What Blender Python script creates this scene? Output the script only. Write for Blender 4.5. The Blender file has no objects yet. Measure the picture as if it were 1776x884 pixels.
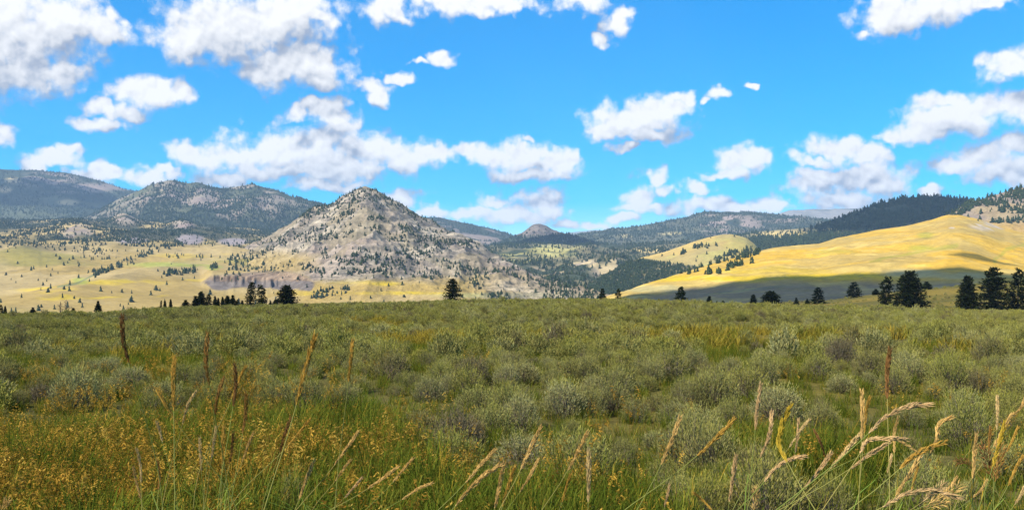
import bpy, math, random
import numpy as np
from mathutils import Vector

# ------------------------------------------------------------------ camera, sky, sun, exposure
sc = bpy.context.scene
F, CX, HOR, ZE = 1700.0, 888.0, 500.0, 1.75        # focal length in photo pixels, centre, horizon row, eye height
SEED = 7
rng = np.random.default_rng(SEED)
random.seed(SEED)

cam_d = bpy.data.cameras.new("camera")
cam = bpy.data.objects.new("camera", cam_d)
sc.collection.objects.link(cam)
cam_d.sensor_width = 36.0
cam_d.lens = 36.0 * F / 1776.0
cam_d.shift_y = (HOR - 442.0) / 1776.0
cam_d.clip_start = 0.1
cam_d.clip_end = 60000
cam.location = (0, 0, ZE)
cam.rotation_euler = (math.radians(90), 0, 0)
sc.camera = cam

SUN_DIR = Vector((-0.56, -0.40, 0.73)).normalized()
sun_d = bpy.data.lights.new("sun", "SUN")
sun_d.energy = 5.0
sun_d.angle = math.radians(0.5)
sun_d.color = (1.0, 0.94, 0.84)
sun = bpy.data.objects.new("sun", sun_d)
sun.rotation_euler = SUN_DIR.to_track_quat("Z", "Y").to_euler()
sun.location = (0, 0, 3000)
sc.collection.objects.link(sun)

sc.view_settings.view_transform = "Standard"
sc.view_settings.look = "None"
sc.view_settings.exposure = 1.05
sc.view_settings.gamma = 1.0
sc.view_settings.use_curve_mapping = False
sc.render.engine = "CYCLES"
cy = sc.cycles
cy.max_bounces = 4
cy.diffuse_bounces = 2
cy.glossy_bounces = 1
cy.transmission_bounces = 3
cy.transparent_max_bounces = 8
cy.volume_bounces = 0
cy.use_denoising = True
try:
    cy.denoiser = "OPENIMAGEDENOISE"
except Exception:
    pass

# clouds of the sky: centre and half size, in photo pixels (turned into sky directions below)
CLOUDS = [
 (-30,80,85,85),(40,60,85,72),(112,45,70,60),(168,50,45,26),(30,128,72,40),(92,122,55,38),(188,28,24,16),(0,20,60,40),
 (330,68,75,40),(400,42,108,58),(485,40,90,45),(425,74,92,28),(558,32,34,20),(505,18,80,34),
 (520,112,95,42),(460,130,52,28),(572,110,42,28),(548,140,54,18),
 (665,162,28,17),(640,150,30,10),(690,140,24,9),(772,107,28,18),(735,114,26,7),
 (665,10,52,26),(690,26,24,13),(800,6,76,22),(872,6,60,17),(830,22,30,11),(1000,4,46,20),(1064,38,30,20),(1042,74,21,14),(1078,24,20,13),
 (1590,14,96,38),(1540,34,50,25),(1652,8,70,20),(1718,2,40,9),(1512,58,22,11),
 (1750,112,40,24),(1790,98,34,28),
 (1660,208,100,27),(1722,186,70,24),(1592,226,62,22),(1642,182,50,18),(1545,236,26,12),(1775,190,42,25),
 (1702,270,70,30),(1752,256,56,28),(1656,286,36,16),(1742,306,60,18),(1800,290,60,30),
 (1450,262,56,25),(1502,272,42,20),(1412,282,36,13),(1430,306,70,15),(1502,306,76,27),(1540,320,40,22),(1400,322,50,15),(1462,340,92,17),
 (1622,334,20,9),(1102,206,84,30),(1152,190,46,27),(1050,229,50,16),(1130,231,62,17),(1186,175,13,15),(1090,257,28,9),
 (1245,161,25,12),(1296,147,14,6),(1226,174,12,8),
 (1286,280,50,24),(1320,272,22,16),(1256,300,40,11),(1216,322,38,10),
 (1132,306,36,13),(1106,340,46,13),(1112,356,56,9),(1152,325,20,7),
 (1232,353,70,13),(1272,360,80,13),(1322,350,42,11),(990,391,36,9),(1090,379,36,9),(1040,394,40,7),
 (577,192,44,24),(592,216,36,32),(546,185,26,14),(560,255,92,40),(480,265,112,37),(400,276,80,28),(340,271,50,19),(640,265,60,34),
 (662,255,40,27),(702,276,60,27),(762,269,60,20),(812,266,42,17),(592,290,122,30),(500,300,150,17),
 (560,321,72,14),(612,320,30,14),(380,309,50,13),(690,346,42,13),(740,366,46,11),
 (902,266,50,29),(862,276,50,23),(960,281,45,29),(986,276,20,21),(922,301,70,16),(911,240,12,9),
 (860,345,46,13),(942,350,50,19),(970,363,26,13),(820,366,50,9),(882,373,80,14),
 (255,161,56,27),(226,190,46,20),(302,155,36,17),(170,178,30,17),(160,216,52,15),(280,150,30,21),
 (12,236,28,15),(86,276,56,15),(122,265,26,11),(50,286,26,9),(180,299,46,13),(250,311,42,17),(290,301,36,11),(505,196,30,17),
 (-140,200,90,40),(1900,60,80,40),(1950,220,90,40),(2100,120,120,60),(-260,60,120,70),
]

def build_world():
    w = bpy.data.worlds.new("World")
    sc.world = w
    w.use_nodes = True
    nt = w.node_tree
    N, L = nt.nodes, nt.links
    N.clear()

    def math_(tree, op, a, b=None, c=None, clamp=False):
        n = tree.nodes.new("ShaderNodeMath"); n.operation = op; n.use_clamp = clamp
        for i, v in enumerate((a, b, c)):
            if v is None: continue
            if isinstance(v, (int, float)): n.inputs[i].default_value = v
            else: tree.links.new(v, n.inputs[i])
        return n.outputs[0]

    # --- groups: distance (in cloud radii) of a sky direction from the nearest cloud's heart, one group per slice of the horizon
    BL = []
    for (px, py, rx, ry) in CLOUDS:
        a_ = math.atan((px - CX) / F)
        ry = ry * 1.35 if py > 320 and px > 600 else ry
        BL.append((a_, math.atan((HOR - py) / F * math.cos(a_)), rx / F, ry / F))
    def field(a0, a1):
        g = bpy.data.node_groups.new("cloud_field", "ShaderNodeTree")
        g.interface.new_socket("P", in_out="INPUT", socket_type="NodeSocketVector")
        g.interface.new_socket("D", in_out="OUTPUT", socket_type="NodeSocketFloat")
        gi = g.nodes.new("NodeGroupInput"); go = g.nodes.new("NodeGroupOutput")
        nz = g.nodes.new("ShaderNodeTexNoise"); nz.noise_dimensions = "2D"; nz.inputs["Scale"].default_value = 24; nz.inputs["Detail"].default_value = 3
        nz.inputs["Roughness"].default_value = 0.55
        g.links.new(gi.outputs[0], nz.inputs["Vector"])
        off = g.nodes.new("ShaderNodeVectorMath"); off.operation = "MULTIPLY_ADD"
        g.links.new(nz.outputs["Color"], off.inputs[0])
        off.inputs[1].default_value = (0.050, 0.030, 0); off.inputs[2].default_value = (-0.025, -0.015, 0)
        wp = g.nodes.new("ShaderNodeVectorMath"); wp.operation = "ADD"
        g.links.new(gi.outputs[0], wp.inputs[0]); g.links.new(off.outputs[0], wp.inputs[1])
        cur = None
        for (az, el, rx, ry) in BL:
            if az + rx * 2.0 + 0.04 < a0 or az - rx * 2.0 - 0.04 > a1: continue
            m = g.nodes.new("ShaderNodeVectorMath"); m.operation = "MULTIPLY_ADD"
            g.links.new(wp.outputs[0], m.inputs[0])
            m.inputs[1].default_value = (1 / rx, 1 / ry, 0); m.inputs[2].default_value = (-az / rx, -el / ry, 0)
            ln = g.nodes.new("ShaderNodeVectorMath"); ln.operation = "LENGTH"
            g.links.new(m.outputs[0], ln.inputs[0])
            if cur is None: cur = ln.outputs["Value"]
            else:
                sm = g.nodes.new("ShaderNodeMath"); sm.operation = "SMOOTH_MIN"; sm.inputs[2].default_value = 0.18
                g.links.new(cur, sm.inputs[0]); g.links.new(ln.outputs["Value"], sm.inputs[1]); cur = sm.outputs[0]
        if cur is None: go.inputs[0].default_value = 9.0
        else: g.links.new(cur, go.inputs[0])
        return g

    # --- group: cauliflower lumps
    gl = bpy.data.node_groups.new("cloud_lumps", "ShaderNodeTree")
    gl.interface.new_socket("P", in_out="INPUT", socket_type="NodeSocketVector")
    gl.interface.new_socket("H", in_out="OUTPUT", socket_type="NodeSocketFloat")
    li = gl.nodes.new("NodeGroupInput"); lo = gl.nodes.new("NodeGroupOutput")
    nw = gl.nodes.new("ShaderNodeTexNoise"); nw.noise_dimensions = "2D"; nw.inputs["Scale"].default_value = 110; nw.inputs["Detail"].default_value = 4
    gl.links.new(li.outputs[0], nw.inputs["Vector"])
    wo = gl.nodes.new("ShaderNodeVectorMath"); wo.operation = "MULTIPLY_ADD"; gl.links.new(nw.outputs["Color"], wo.inputs[0])
    wo.inputs[1].default_value = (0.009, 0.007, 0); wo.inputs[2].default_value = (-0.0045, -0.0035, 0)
    wa = gl.nodes.new("ShaderNodeVectorMath"); wa.operation = "ADD"; gl.links.new(li.outputs[0], wa.inputs[0]); gl.links.new(wo.outputs[0], wa.inputs[1])
    acc = None
    for scl, am in ((46, 0.60), (100, 0.30), (230, 0.10)):
        v = gl.nodes.new("ShaderNodeTexVoronoi"); v.voronoi_dimensions = "2D"; v.feature = "SMOOTH_F1"; v.inputs["Scale"].default_value = scl
        v.inputs["Smoothness"].default_value = 0.35
        gl.links.new(wa.outputs[0], v.inputs["Vector"])
        t = math_(gl, "MULTIPLY_ADD", v.outputs["Distance"], -2.0 * am, 0.80 * am)
        acc = t if acc is None else math_(gl, "ADD", acc, t)
    gl.links.new(acc, lo.inputs[0])

    tc = N.new("ShaderNodeTexCoord")
    sep = N.new("ShaderNodeSeparateXYZ"); L.new(tc.outputs["Generated"], sep.inputs[0])
    az = math_(nt, "ARCTAN2", sep.outputs[0], sep.outputs[1])
    el = math_(nt, "ARCSINE", sep.outputs[2])
    P = N.new("ShaderNodeCombineXYZ"); L.new(az, P.inputs[0]); L.new(el, P.inputs[1])
    def shifted(dx, dy):
        s_ = N.new("ShaderNodeVectorMath"); s_.operation = "ADD"; L.new(P.outputs[0], s_.inputs[0]); s_.inputs[1].default_value = (dx, dy, 0)
        return s_.outputs[0]
    def use(tree, vec):
        n = N.new("ShaderNodeGroup"); n.node_tree = tree; L.new(vec, n.inputs[0]); return n.outputs[0]
    l0 = use(gl, P.outputs[0]); l1 = use(gl, shifted(-0.0025, 0.0045)); P1 = shifted(-0.009, 0.026)
    n2 = N.new("ShaderNodeTexNoise"); n2.noise_dimensions = "2D"; n2.inputs["Scale"].default_value = 60; n2.inputs["Detail"].default_value = 9
    n2.inputs["Roughness"].default_value = 0.66; L.new(P.outputs[0], n2.inputs["Vector"])
    edge = math_(nt, "ADD", math_(nt, "MULTIPLY", l0, 0.42), math_(nt, "MULTIPLY_ADD", n2.outputs["Fac"], 1.05, -0.525))
    crease = math_(nt, "ADD", math_(nt, "MULTIPLY", math_(nt, "SUBTRACT", l0, l1), 0.50), math_(nt, "MULTIPLY_ADD", n2.outputs["Fac"], 0.4, -0.20))
    # sky
    sky = N.new("ShaderNodeTexSky"); sky.sky_type = "NISHITA"; sky.sun_disc = False
    sky.sun_elevation = math.asin(SUN_DIR.z)
    sky.sun_rotation = math.atan2(SUN_DIR.x, SUN_DIR.y)
    sky.altitude = 1900; sky.air_density = 1.0; sky.dust_density = 0.0; sky.ozone_density = 2.0
    gm = N.new("ShaderNodeGamma"); gm.inputs["Gamma"].default_value = SKY_G; L.new(sky.outputs[0], gm.inputs["Color"])
    hs = N.new("ShaderNodeHueSaturation"); L.new(gm.outputs[0], hs.inputs["Color"])
    hs.inputs["Hue"].default_value = SKY_H; hs.inputs["Saturation"].default_value = SKY_S; hs.inputs["Value"].default_value = SKY_V

    def backdrop(col):
        b = N.new("ShaderNodeBackground"); b.inputs["Strength"].default_value = 0.1; L.new(col, b.inputs["Color"]); return b.outputs[0]
    clear = backdrop(hs.outputs[0])
    def cloudy(a0, a1):
        g = field(a0, a1)
        c0 = use(g, P.outputs[0]); c1 = use(g, P1)
        D = math_(nt, "ADD", math_(nt, "SUBTRACT", 1.19, c0), edge)
        # cover: firm in the heart, thin and torn at the rim
        mr = N.new("ShaderNodeMapRange"); mr.interpolation_type = "SMOOTHSTEP"; L.new(D, mr.inputs["Value"])
        mr.inputs["From Min"].default_value = -0.06; mr.inputs["From Max"].default_value = 0.70
        # light: the side turned to the sun is white, the flat base and the creases are grey
        big = math_(nt, "MAXIMUM", math_(nt, "MINIMUM", math_(nt, "SUBTRACT", c1, c0), 0.8), -1.0)
        lum = math_(nt, "MULTIPLY_ADD", big, 0.80, crease)
        lit = N.new("ShaderNodeMapRange"); L.new(lum, lit.inputs["Value"]); lit.inputs["From Min"].default_value = -0.80; lit.inputs["From Max"].default_value = 0.62
        cr = N.new("ShaderNodeValToRGB"); L.new(lit.outputs[0], cr.inputs[0])
        e = cr.color_ramp.elements
        e[0].position = 0.0; e[0].color = (1.5, 1.75, 2.3, 1)
        e[1].position = 1.0; e[1].color = (5.4, 5.35, 5.3, 1)
        k = e.new(0.30); k.color = (2.15, 2.4, 2.95, 1)
        k = e.new(0.62); k.color = (4.05, 4.1, 4.25, 1)
        mix = N.new("ShaderNodeMix"); mix.data_type = "RGBA"
        L.new(mr.outputs[0], mix.inputs["Factor"]); L.new(hs.outputs[0], mix.inputs["A"]); L.new(cr.outputs[0], mix.inputs["B"])
        return backdrop(mix.outputs["Result"])
    def choose(f, a, b):
        m = N.new("ShaderNodeMixShader"); L.new(f, m.inputs[0]); L.new(a, m.inputs[1]); L.new(b, m.inputs[2]); return m.outputs[0]
    def tree(a0, a1, n):
        if n == 0: return cloudy(a0, a1)
        h = (a0 + a1) / 2
        return choose(math_(nt, "GREATER_THAN", az, h), tree(a0, h, n - 1), tree(h, a1, n - 1))
    A = 0.64
    inside = math_(nt, "MULTIPLY", math_(nt, "LESS_THAN", math_(nt, "ABSOLUTE", az), A), math_(nt, "MULTIPLY", math_(nt, "GREATER_THAN", el, -0.01), math_(nt, "LESS_THAN", el, 0.40)))
    out = N.new("ShaderNodeOutputWorld"); L.new(choose(inside, clear, tree(-A, A, 4)), out.inputs["Surface"])
SKY_G, SKY_H, SKY_S, SKY_V = 0.80, 0.500, 2.55, 1.43
build_world()

# ------------------------------------------------------------------ helpers
COL = sc.collection
def tag(o, label=None, cat=None, group=None, kind=None):
    if label: o["label"] = label
    if cat: o["category"] = cat
    if group: o["group"] = group
    if kind: o["kind"] = kind
    return o

def make_mesh(name, V, Fc, mat=None, smooth=False, cols=None):
    """V (n,3) array, Fc either (m,k) array or a list of arrays of different k."""
    me = bpy.data.meshes.new(name)
    V = np.asarray(V, np.float32)
    groups = [np.asarray(x, np.int32) for x in (Fc if isinstance(Fc, list) else [Fc]) if len(x)]
    nl = sum(x.size for x in groups); nf = sum(len(x) for x in groups)
    me.vertices.add(len(V)); me.vertices.foreach_set("co", V.ravel())
    me.loops.add(nl); me.polygons.add(nf)
    me.loops.foreach_set("vertex_index", np.concatenate([x.ravel() for x in groups]))
    tot = np.concatenate([np.full(len(x), x.shape[1], np.int32) for x in groups])
    me.polygons.foreach_set("loop_start", np.concatenate([[0], np.cumsum(tot)[:-1]]).astype(np.int32))
    me.update(calc_edges=True)
    if smooth: me.polygons.foreach_set("use_smooth", np.ones(nf, bool))
    if cols is not None:
        at = me.color_attributes.new("Col", "FLOAT_COLOR", "POINT")
        c = np.ones((len(V), 4), np.float32); c[:, :3] = cols
        at.data.foreach_set("color", c.ravel())
    if mat: me.materials.append(mat)
    return me

def obj(name, me, parent=None, link=True):
    o = bpy.data.objects.new(name, me)
    if link: COL.objects.link(o)
    if parent: o.parent = parent
    return o

def empty(name, loc=(0, 0, 0)):
    o = bpy.data.objects.new(name, None)
    o.empty_display_size = 0.2
    o.location = loc; COL.objects.link(o)
    return o

def copy_tree(o, parent=None):
    c = o.copy(); COL.objects.link(c)
    if parent: c.parent = parent
    for ch in o.children: copy_tree(ch, c)
    return c

def hash2(ix, iy, seed):
    h = (ix.astype(np.int64) * 374761393 + iy.astype(np.int64) * 668265263 + seed * 974634541) & 0xFFFFFFFF
    h = ((h ^ (h >> 13)) * 1274126177) & 0xFFFFFFFF
    h = ((h ^ (h >> 16)) * 2246822519) & 0xFFFFFFFF
    return ((h ^ (h >> 15)) & 0xFFFFFF) / float(0xFFFFFF)

def vnoise(x, y, seed=0):
    x = np.asarray(x, float); y = np.asarray(y, float)
    ix, iy = np.floor(x), np.floor(y); fx, fy = x - ix, y - iy
    fx = fx * fx * fx * (fx * (fx * 6 - 15) + 10); fy = fy * fy * fy * (fy * (fy * 6 - 15) + 10)
    a = hash2(ix, iy, seed); b = hash2(ix + 1, iy, seed); c = hash2(ix, iy + 1, seed); d = hash2(ix + 1, iy + 1, seed)
    return (a * (1 - fx) + b * fx) * (1 - fy) + (c * (1 - fx) + d * fx) * fy

def fbm(x, y, octv=4, seed=0, gain=0.5):
    s = 0; a = 1; t = 0
    for i in range(octv):
        s = s + a * vnoise(x * 2 ** i + 17.3 * i, y * 2 ** i - 9.1 * i, seed + i); t += a; a *= gain
    return s / t

def ridged(x, y, octv=4, seed=0):
    s = 0; a = 1; t = 0
    for i in range(octv):
        s = s + a * (1 - np.abs(2 * vnoise(x * 2 ** i + 5.7 * i, y * 2 ** i + 3.3 * i, seed + i) - 1)); t += a; a *= 0.5
    return s / t

def sstep(a, b, x):
    t = np.clip((np.asarray(x, float) - a) / (b - a), 0, 1)
    return t * t * (3 - 2 * t)

def lerp(a, b, t):
    t = np.asarray(t)[..., None]
    return np.asarray(a) * (1 - t) + np.asarray(b) * t

def blob(px, py, cx, cy, rx, ry, soft=0.5):
    d = np.hypot((px - cx) / rx, (py - cy) / ry)
    return 1 - sstep(1 - soft, 1 + soft, d)

# ------------------------------------------------------------------ materials
def new_mat(name):
    m = bpy.data.materials.new(name); m.use_nodes = True
    m.node_tree.nodes.clear()
    return m, m.node_tree.nodes, m.node_tree.links

def mat_land(name, scale_a, scale_b, amt=0.35, bump=0.0):
    """Surface colour stored per vertex, broken up by two object-space noises."""
    m, N, L = new_mat(name)
    at = N.new("ShaderNodeAttribute"); at.attribute_name = "Col"
    tc = N.new("ShaderNodeTexCoord")
    out = None
    f = None
    for s, seed in ((scale_a, 0), (scale_b, 5), (scale_b * 5, 9)):
        nz = N.new("ShaderNodeTexNoise"); nz.inputs["Scale"].default_value = s; nz.inputs["Detail"].default_value = 5
        nz.inputs["Roughness"].default_value = 0.65
        L.new(tc.outputs["Object"], nz.inputs["Vector"])
        mr = N.new("ShaderNodeMapRange"); L.new(nz.outputs["Fac"], mr.inputs["Value"])
        mr.inputs["From Min"].default_value = 0.3; mr.inputs["From Max"].default_value = 0.7
        mr.inputs["To Min"].default_value = 1 - amt; mr.inputs["To Max"].default_value = 1 + amt
        if f is None: f = mr.outputs[0]
        else:
            mu = N.new("ShaderNodeMath"); mu.operation = "MULTIPLY"; L.new(f, mu.inputs[0]); L.new(mr.outputs[0], mu.inputs[1]); f = mu.outputs[0]
    vm = N.new("ShaderNodeVectorMath"); vm.operation = "SCALE"; L.new(at.outputs["Color"], vm.inputs[0]); L.new(f, vm.inputs["Scale"])
    b = N.new("ShaderNodeBsdfPrincipled"); L.new(vm.outputs[0], b.inputs["Base Color"])
    b.inputs["Roughness"].default_value = 0.95; b.inputs["Specular IOR Level"].default_value = 0.1
    if bump:
        bp = N.new("ShaderNodeBump"); bp.inputs["Strength"].default_value = 0.6; bp.inputs["Distance"].default_value = bump
        L.new(f, bp.inputs["Height"]); L.new(bp.outputs[0], b.inputs["Normal"])
    o = N.new("ShaderNodeOutputMaterial"); L.new(b.outputs[0], o.inputs[0])
    return m

def mat_leaf(name, cols, transl=0.3, attr=False, rough_noise=None):
    """Foliage: colour picked per plant from a ramp, scaled per leaf by attribute; diffuse plus some light through."""
    m, N, L = new_mat(name)
    oi = N.new("ShaderNodeObjectInfo")
    cr = N.new("ShaderNodeValToRGB"); L.new(oi.outputs["Random"], cr.inputs[0])
    e = cr.color_ramp.elements
    while len(e) > 1: e.remove(e[-1])
    for i, c in enumerate(cols):
        k = e[0] if i == 0 else e.new(i / max(1, len(cols) - 1))
        k.position = i / max(1, len(cols) - 1); k.color = (*c, 1)
    c = cr.outputs[0]
    if attr:
        at = N.new("ShaderNodeAttribute"); at.attribute_name = "Col"
        mu = N.new("ShaderNodeVectorMath"); mu.operation = "MULTIPLY"; L.new(c, mu.inputs[0]); L.new(at.outputs["Color"], mu.inputs[1]); c = mu.outputs[0]
    d = N.new("ShaderNodeBsdfDiffuse"); L.new(c, d.inputs["Color"])
    o = N.new("ShaderNodeOutputMaterial")
    if transl:
        t = N.new("ShaderNodeBsdfTranslucent"); L.new(c, t.inputs["Color"])
        mx = N.new("ShaderNodeMixShader"); mx.inputs[0].default_value = transl
        L.new(d.outputs[0], mx.inputs[1]); L.new(t.outputs[0], mx.inputs[2]); L.new(mx.outputs[0], o.inputs[0])
    else:
        L.new(d.outputs[0], o.inputs[0])
    return m

M_GROUND = mat_land("field_soil_and_litter", 0.9, 9.0, 0.3, 0.03)
M_HILL = mat_land("hillside", 0.012, 0.07, 0.16)
M_ROCK = mat_land("granite_hillside", 0.03, 0.16, 0.22, 2.0)
M_SAGE = mat_leaf("sagebrush_leaf", [(0.180,0.168,0.052),(0.230,0.212,0.070),(0.202,0.196,0.048),(0.290,0.268,0.108),(0.185,0.174,0.060),(0.245,0.228,0.052),(0.140,0.114,0.064)], 0.16, True)
M_TWIG = mat_leaf("sagebrush_twig", [(0.13,0.10,0.075),(0.17,0.14,0.11)], 0.0)
M_GRASS = mat_leaf("green_grass_blade", [(0.070,0.098,0.010),(0.105,0.130,0.014),(0.150,0.158,0.022),(0.070,0.105,0.011)], 0.4, True)
M_BROME = mat_leaf("rusty_seed_grass", [(0.32,0.180,0.026),(0.39,0.235,0.036),(0.27,0.140,0.020),(0.44,0.29,0.055)], 0.35, True)
M_DRY = mat_leaf("dry_field_grass", [(0.20,0.155,0.022),(0.25,0.18,0.026),(0.14,0.14,0.018)], 0.35, True)
M_NEEDLE = mat_leaf("pine_needles", [(0.010,0.016,0.006),(0.014,0.020,0.007),(0.018,0.024,0.008)], 0.1, True)
M_BARK = mat_leaf("pine_bark", [(0.05,0.04,0.03),(0.07,0.055,0.04)], 0.0)
M_FARTREE = mat_leaf("distant_conifer", [(0.022,0.036,0.020),(0.028,0.044,0.023),(0.040,0.055,0.026),(0.025,0.039,0.022)], 0.0, True)
M_SNAG = mat_leaf("weathered_dead_wood", [(0.10,0.085,0.07),(0.13,0.11,0.09)], 0.0)

# ------------------------------------------------------------------ the ground sheet
CRX = [-700,0,150,250,350,500,650,800,950,1080,1150,1230,1300,1400,1500,1776,2500]
CRY = [ 564,558,555,547,540,536,532,528,526,528,531,536,538,542,545,549,555]
CRD = [ 125,130,135,140,150,165,180,190,200,195,185,175,170,165,160,155,150]
HPX = [1150,1300,1440,1512,1606,1665,1776,2100]
HPY = [ 531,527,522,512,503,497,491,485]
def crest_d(px): return np.interp(px, CRX, CRD)
def ground_z(px, Y):
    px = np.asarray(px, float); Y = np.asarray(Y, float)
    d = crest_d(px); cyv = np.interp(px, CRX, CRY)
    zc = ZE - (cyv - HOR) / F * d
    r = sstep(1150, 1260, px)
    ks = [(d, zc),
          (d + 75, (1 - r) * (zc - 5) + r * (ZE - 41 / F * 225)),
          (300 + 0 * d, (1 - r) * (-14) + r * (ZE - (np.interp(px, HPX, HPY) - HOR) / F * 300)),
          (620 + 0 * d, (1 - r) * (-36) + r * (-12.5)),
          (1500 + 0 * d, (1 - r) * (-44) + r * (-24)),
          (12600 + 0 * d, -70 + 0 * d)]
    z = zc * np.clip(Y / d, 0, 1) ** 1.5
    for (y0, z0), (y1, z1) in zip(ks[:-1], ks[1:]):
        z = np.where(Y > y0, z0 + (z1 - z0) * sstep(0, 1, (Y - y0) / (y1 - y0)), z)
    for cx, yc, rx, ry, dz in ((1240, 47, 260, 9, -.85), (1240, 34, 300, 7, .10), (820, 43, 220, 8, -.55), (350, 58, 260, 12, -.5), (1000, 95, 420, 22, .55), (1500, 85, 260, 18, .35), (1350, 66, 300, 8, -.3)):
        z = z + dz * np.exp(-((px - cx) / rx) ** 2 - ((Y - yc) / ry) ** 2)
    x = (px - CX) / F * Y
    und = (fbm(x / 14, Y / 9, 3, 3) - 0.5) * 0.55 + (fbm(x / 45, Y / 30, 3, 11) - 0.5) * 1.5
    return z + und * sstep(4, 25, Y) * (1 - sstep(0.85, 1.0, Y / d) * 0.3)
def ground_at(x, y):
    y = np.asarray(y, float)
    return ground_z(CX + F * np.asarray(x, float) / np.maximum(y, 1e-3), y)

# strips and patches of dry or green grass between the sagebrush: picture x, ground row, half sizes, kind
def row(Y): return HOR + F * ZE / np.maximum(Y, 0.5)
GRASS_PATCH = [(1270,574,230,10,1),(1440,579,70,6,1),(790,577,120,9,1),(900,574,70,4,.8),(290,606,120,14,.8),(210,596,80,8,.6),(90,574,90,9,.5),(1235,609,50,5,.9),
  (1180,562,60,3,.7),(1370,598,60,4,.6),(640,546,110,4,.6),(760,560,80,4,.5),(200,545,160,4,.6),(930,590,30,5,.5),(1420,650,240,8,.45),(1160,672,120,7,.4),
  (1640,600,90,4,.7),(1540,565,60,3,.6),(560,590,50,5,.4)]
def grass_patch(px, Y):
    Y = np.asarray(Y, float); m = 0 * Y
    w1 = (fbm(px / 30, Y / 3, 2, 8) - .5) * 70; w2 = 1 + (fbm(px / 45, Y / 8, 3, 41) - .5) * .22
    for cx, cyy, rx, ry, a in GRASS_PATCH:     # cleared from the last bush top in front of it to the first bush foot behind
        y0, y1 = 2060 / (cyy + ry - HOR), 2520 / (cyy - ry - HOR)
        m = np.maximum(m, a * blob(px + w1, Y * w2, cx, (y0 + y1) / 2, rx, (y1 - y0) / 2, 0.5))
    return m
GBX = [-400,0,300,450,560,640,700,740,800,1000,1150,1250,1400,1776,2300]
GBY = [ 708,702,690,684,682,676,690,735,775,792,800,775,800,835,840]
def grass_zone(px, Y):
    """1 where the near meadow grass grows thick, 0 in the sagebrush."""
    py = HOR + F * 1.38 / np.maximum(Y, .5) + (fbm(px / 45, Y * 1.3, 3, 23) - 0.5) * 34
    z = sstep(-12, 16, py - np.interp(px, GBX, GBY))
    z = np.maximum(z, 0.85 * blob(px, py, 1450, 740, 130, 32, 0.5))
    z = np.maximum(z, 0.7 * blob(px, py, 1300, 735, 110, 22, 0.5))
    return z

def build_ground():
    th = np.concatenate([np.linspace(-180, -46, 28)[:-1], np.linspace(-46, -33, 40)[:-1], np.linspace(-33, 33, 620), np.linspace(33, 46, 40)[1:], np.linspace(46, 180, 28)[1:]])
    rr = np.concatenate([np.linspace(0.5, 30, 110), np.geomspace(30, 420, 240)[1:], np.geomspace(420, 12500, 70)[1:]])
    T, R = np.meshgrid(np.radians(th), rr, indexing="ij")
    X, Y = R * np.sin(T), R * np.cos(T)
    front = np.abs(T) < math.radians(50)
    px = np.where(front, CX + F * np.tan(np.clip(T, -.87, .87)), np.where(T > 0, 2900, -1100))
    Ye = np.where(front, Y, R * 0.64)
    Z = ground_z(px, Ye)
    fine = (fbm(X / 1.1, Y / 1.1, 3, 71) - 0.5) * 0.10
    Z = Z + fine * (R < 60)
    n1 = fbm(X / 3, Y / 3, 4, 5); n2 = fbm(X / 40, Y / 40, 4, 9)
    c = lerp((0.062, 0.056, 0.016), (0.095, 0.080, 0.022), n1)
    gp = grass_patch(px, Ye)
    c = lerp(c, (0.15, 0.115, 0.02), gp * 0.9)
    c = lerp(c, (0.035, 0.040, 0.012), grass_zone(px, Ye) * (Ye < 40) * 0.8)
    d = crest_d(px)
    beyond = sstep(0, 30, Ye - d)
    hump = sstep(1150, 1260, px) * sstep(0, 25, Ye - d)
    tan = lerp((0.25, 0.18, 0.065), (0.31, 0.215, 0.055), n2)
    c = lerp(c, tan, beyond)
    hc = lerp((0.080, 0.068, 0.014), (0.145, 0.105, 0.018), sstep(0.35, 0.65, fbm(X / 30, Y / 9, 4, 19)))
    c = lerp(c, hc, hump * (1 - sstep(320, 400, Ye)))
    nt, nr = X.shape
    i = np.arange(nt - 1)[:, None] * nr + np.arange(nr - 1)[None]
    fc = np.stack([i, i + nr, i + nr + 1, i + 1], -1).reshape(-1, 4)[:, ::-1]
    V = np.stack([X, Y, Z], -1).reshape(-1, 3)
    # close the hole under the camera
    V = np.vstack([V, [[0, 0, 0]]]); k = len(V) - 1
    tri = np.array([[k, a * nr, (a + 1) * nr] for a in range(nt - 1)])[:, ::-1]
    me = make_mesh("ground", V, [fc, tri], M_GROUND, True, np.vstack([c.reshape(-1, 3), [[.1, .09, .04]]]))
    tag(obj("ground", me), kind="structure")
build_ground()

# ------------------------------------------------------------------ hills and mountains, each with its real distance and depth
HILLS = {}
def seg_d(px, py, pts):
    d = np.full(np.shape(px), 1e9)
    for (x0, y0), (x1, y1) in zip(pts[:-1], pts[1:]):
        dx, dy = x1 - x0, y1 - y0
        t = np.clip(((px - x0) * dx + (py - y0) * dy) / (dx * dx + dy * dy), 0, 1)
        d = np.minimum(d, np.hypot(px - x0 - t * dx, py - y0 - t * dy))
    return d

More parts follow.
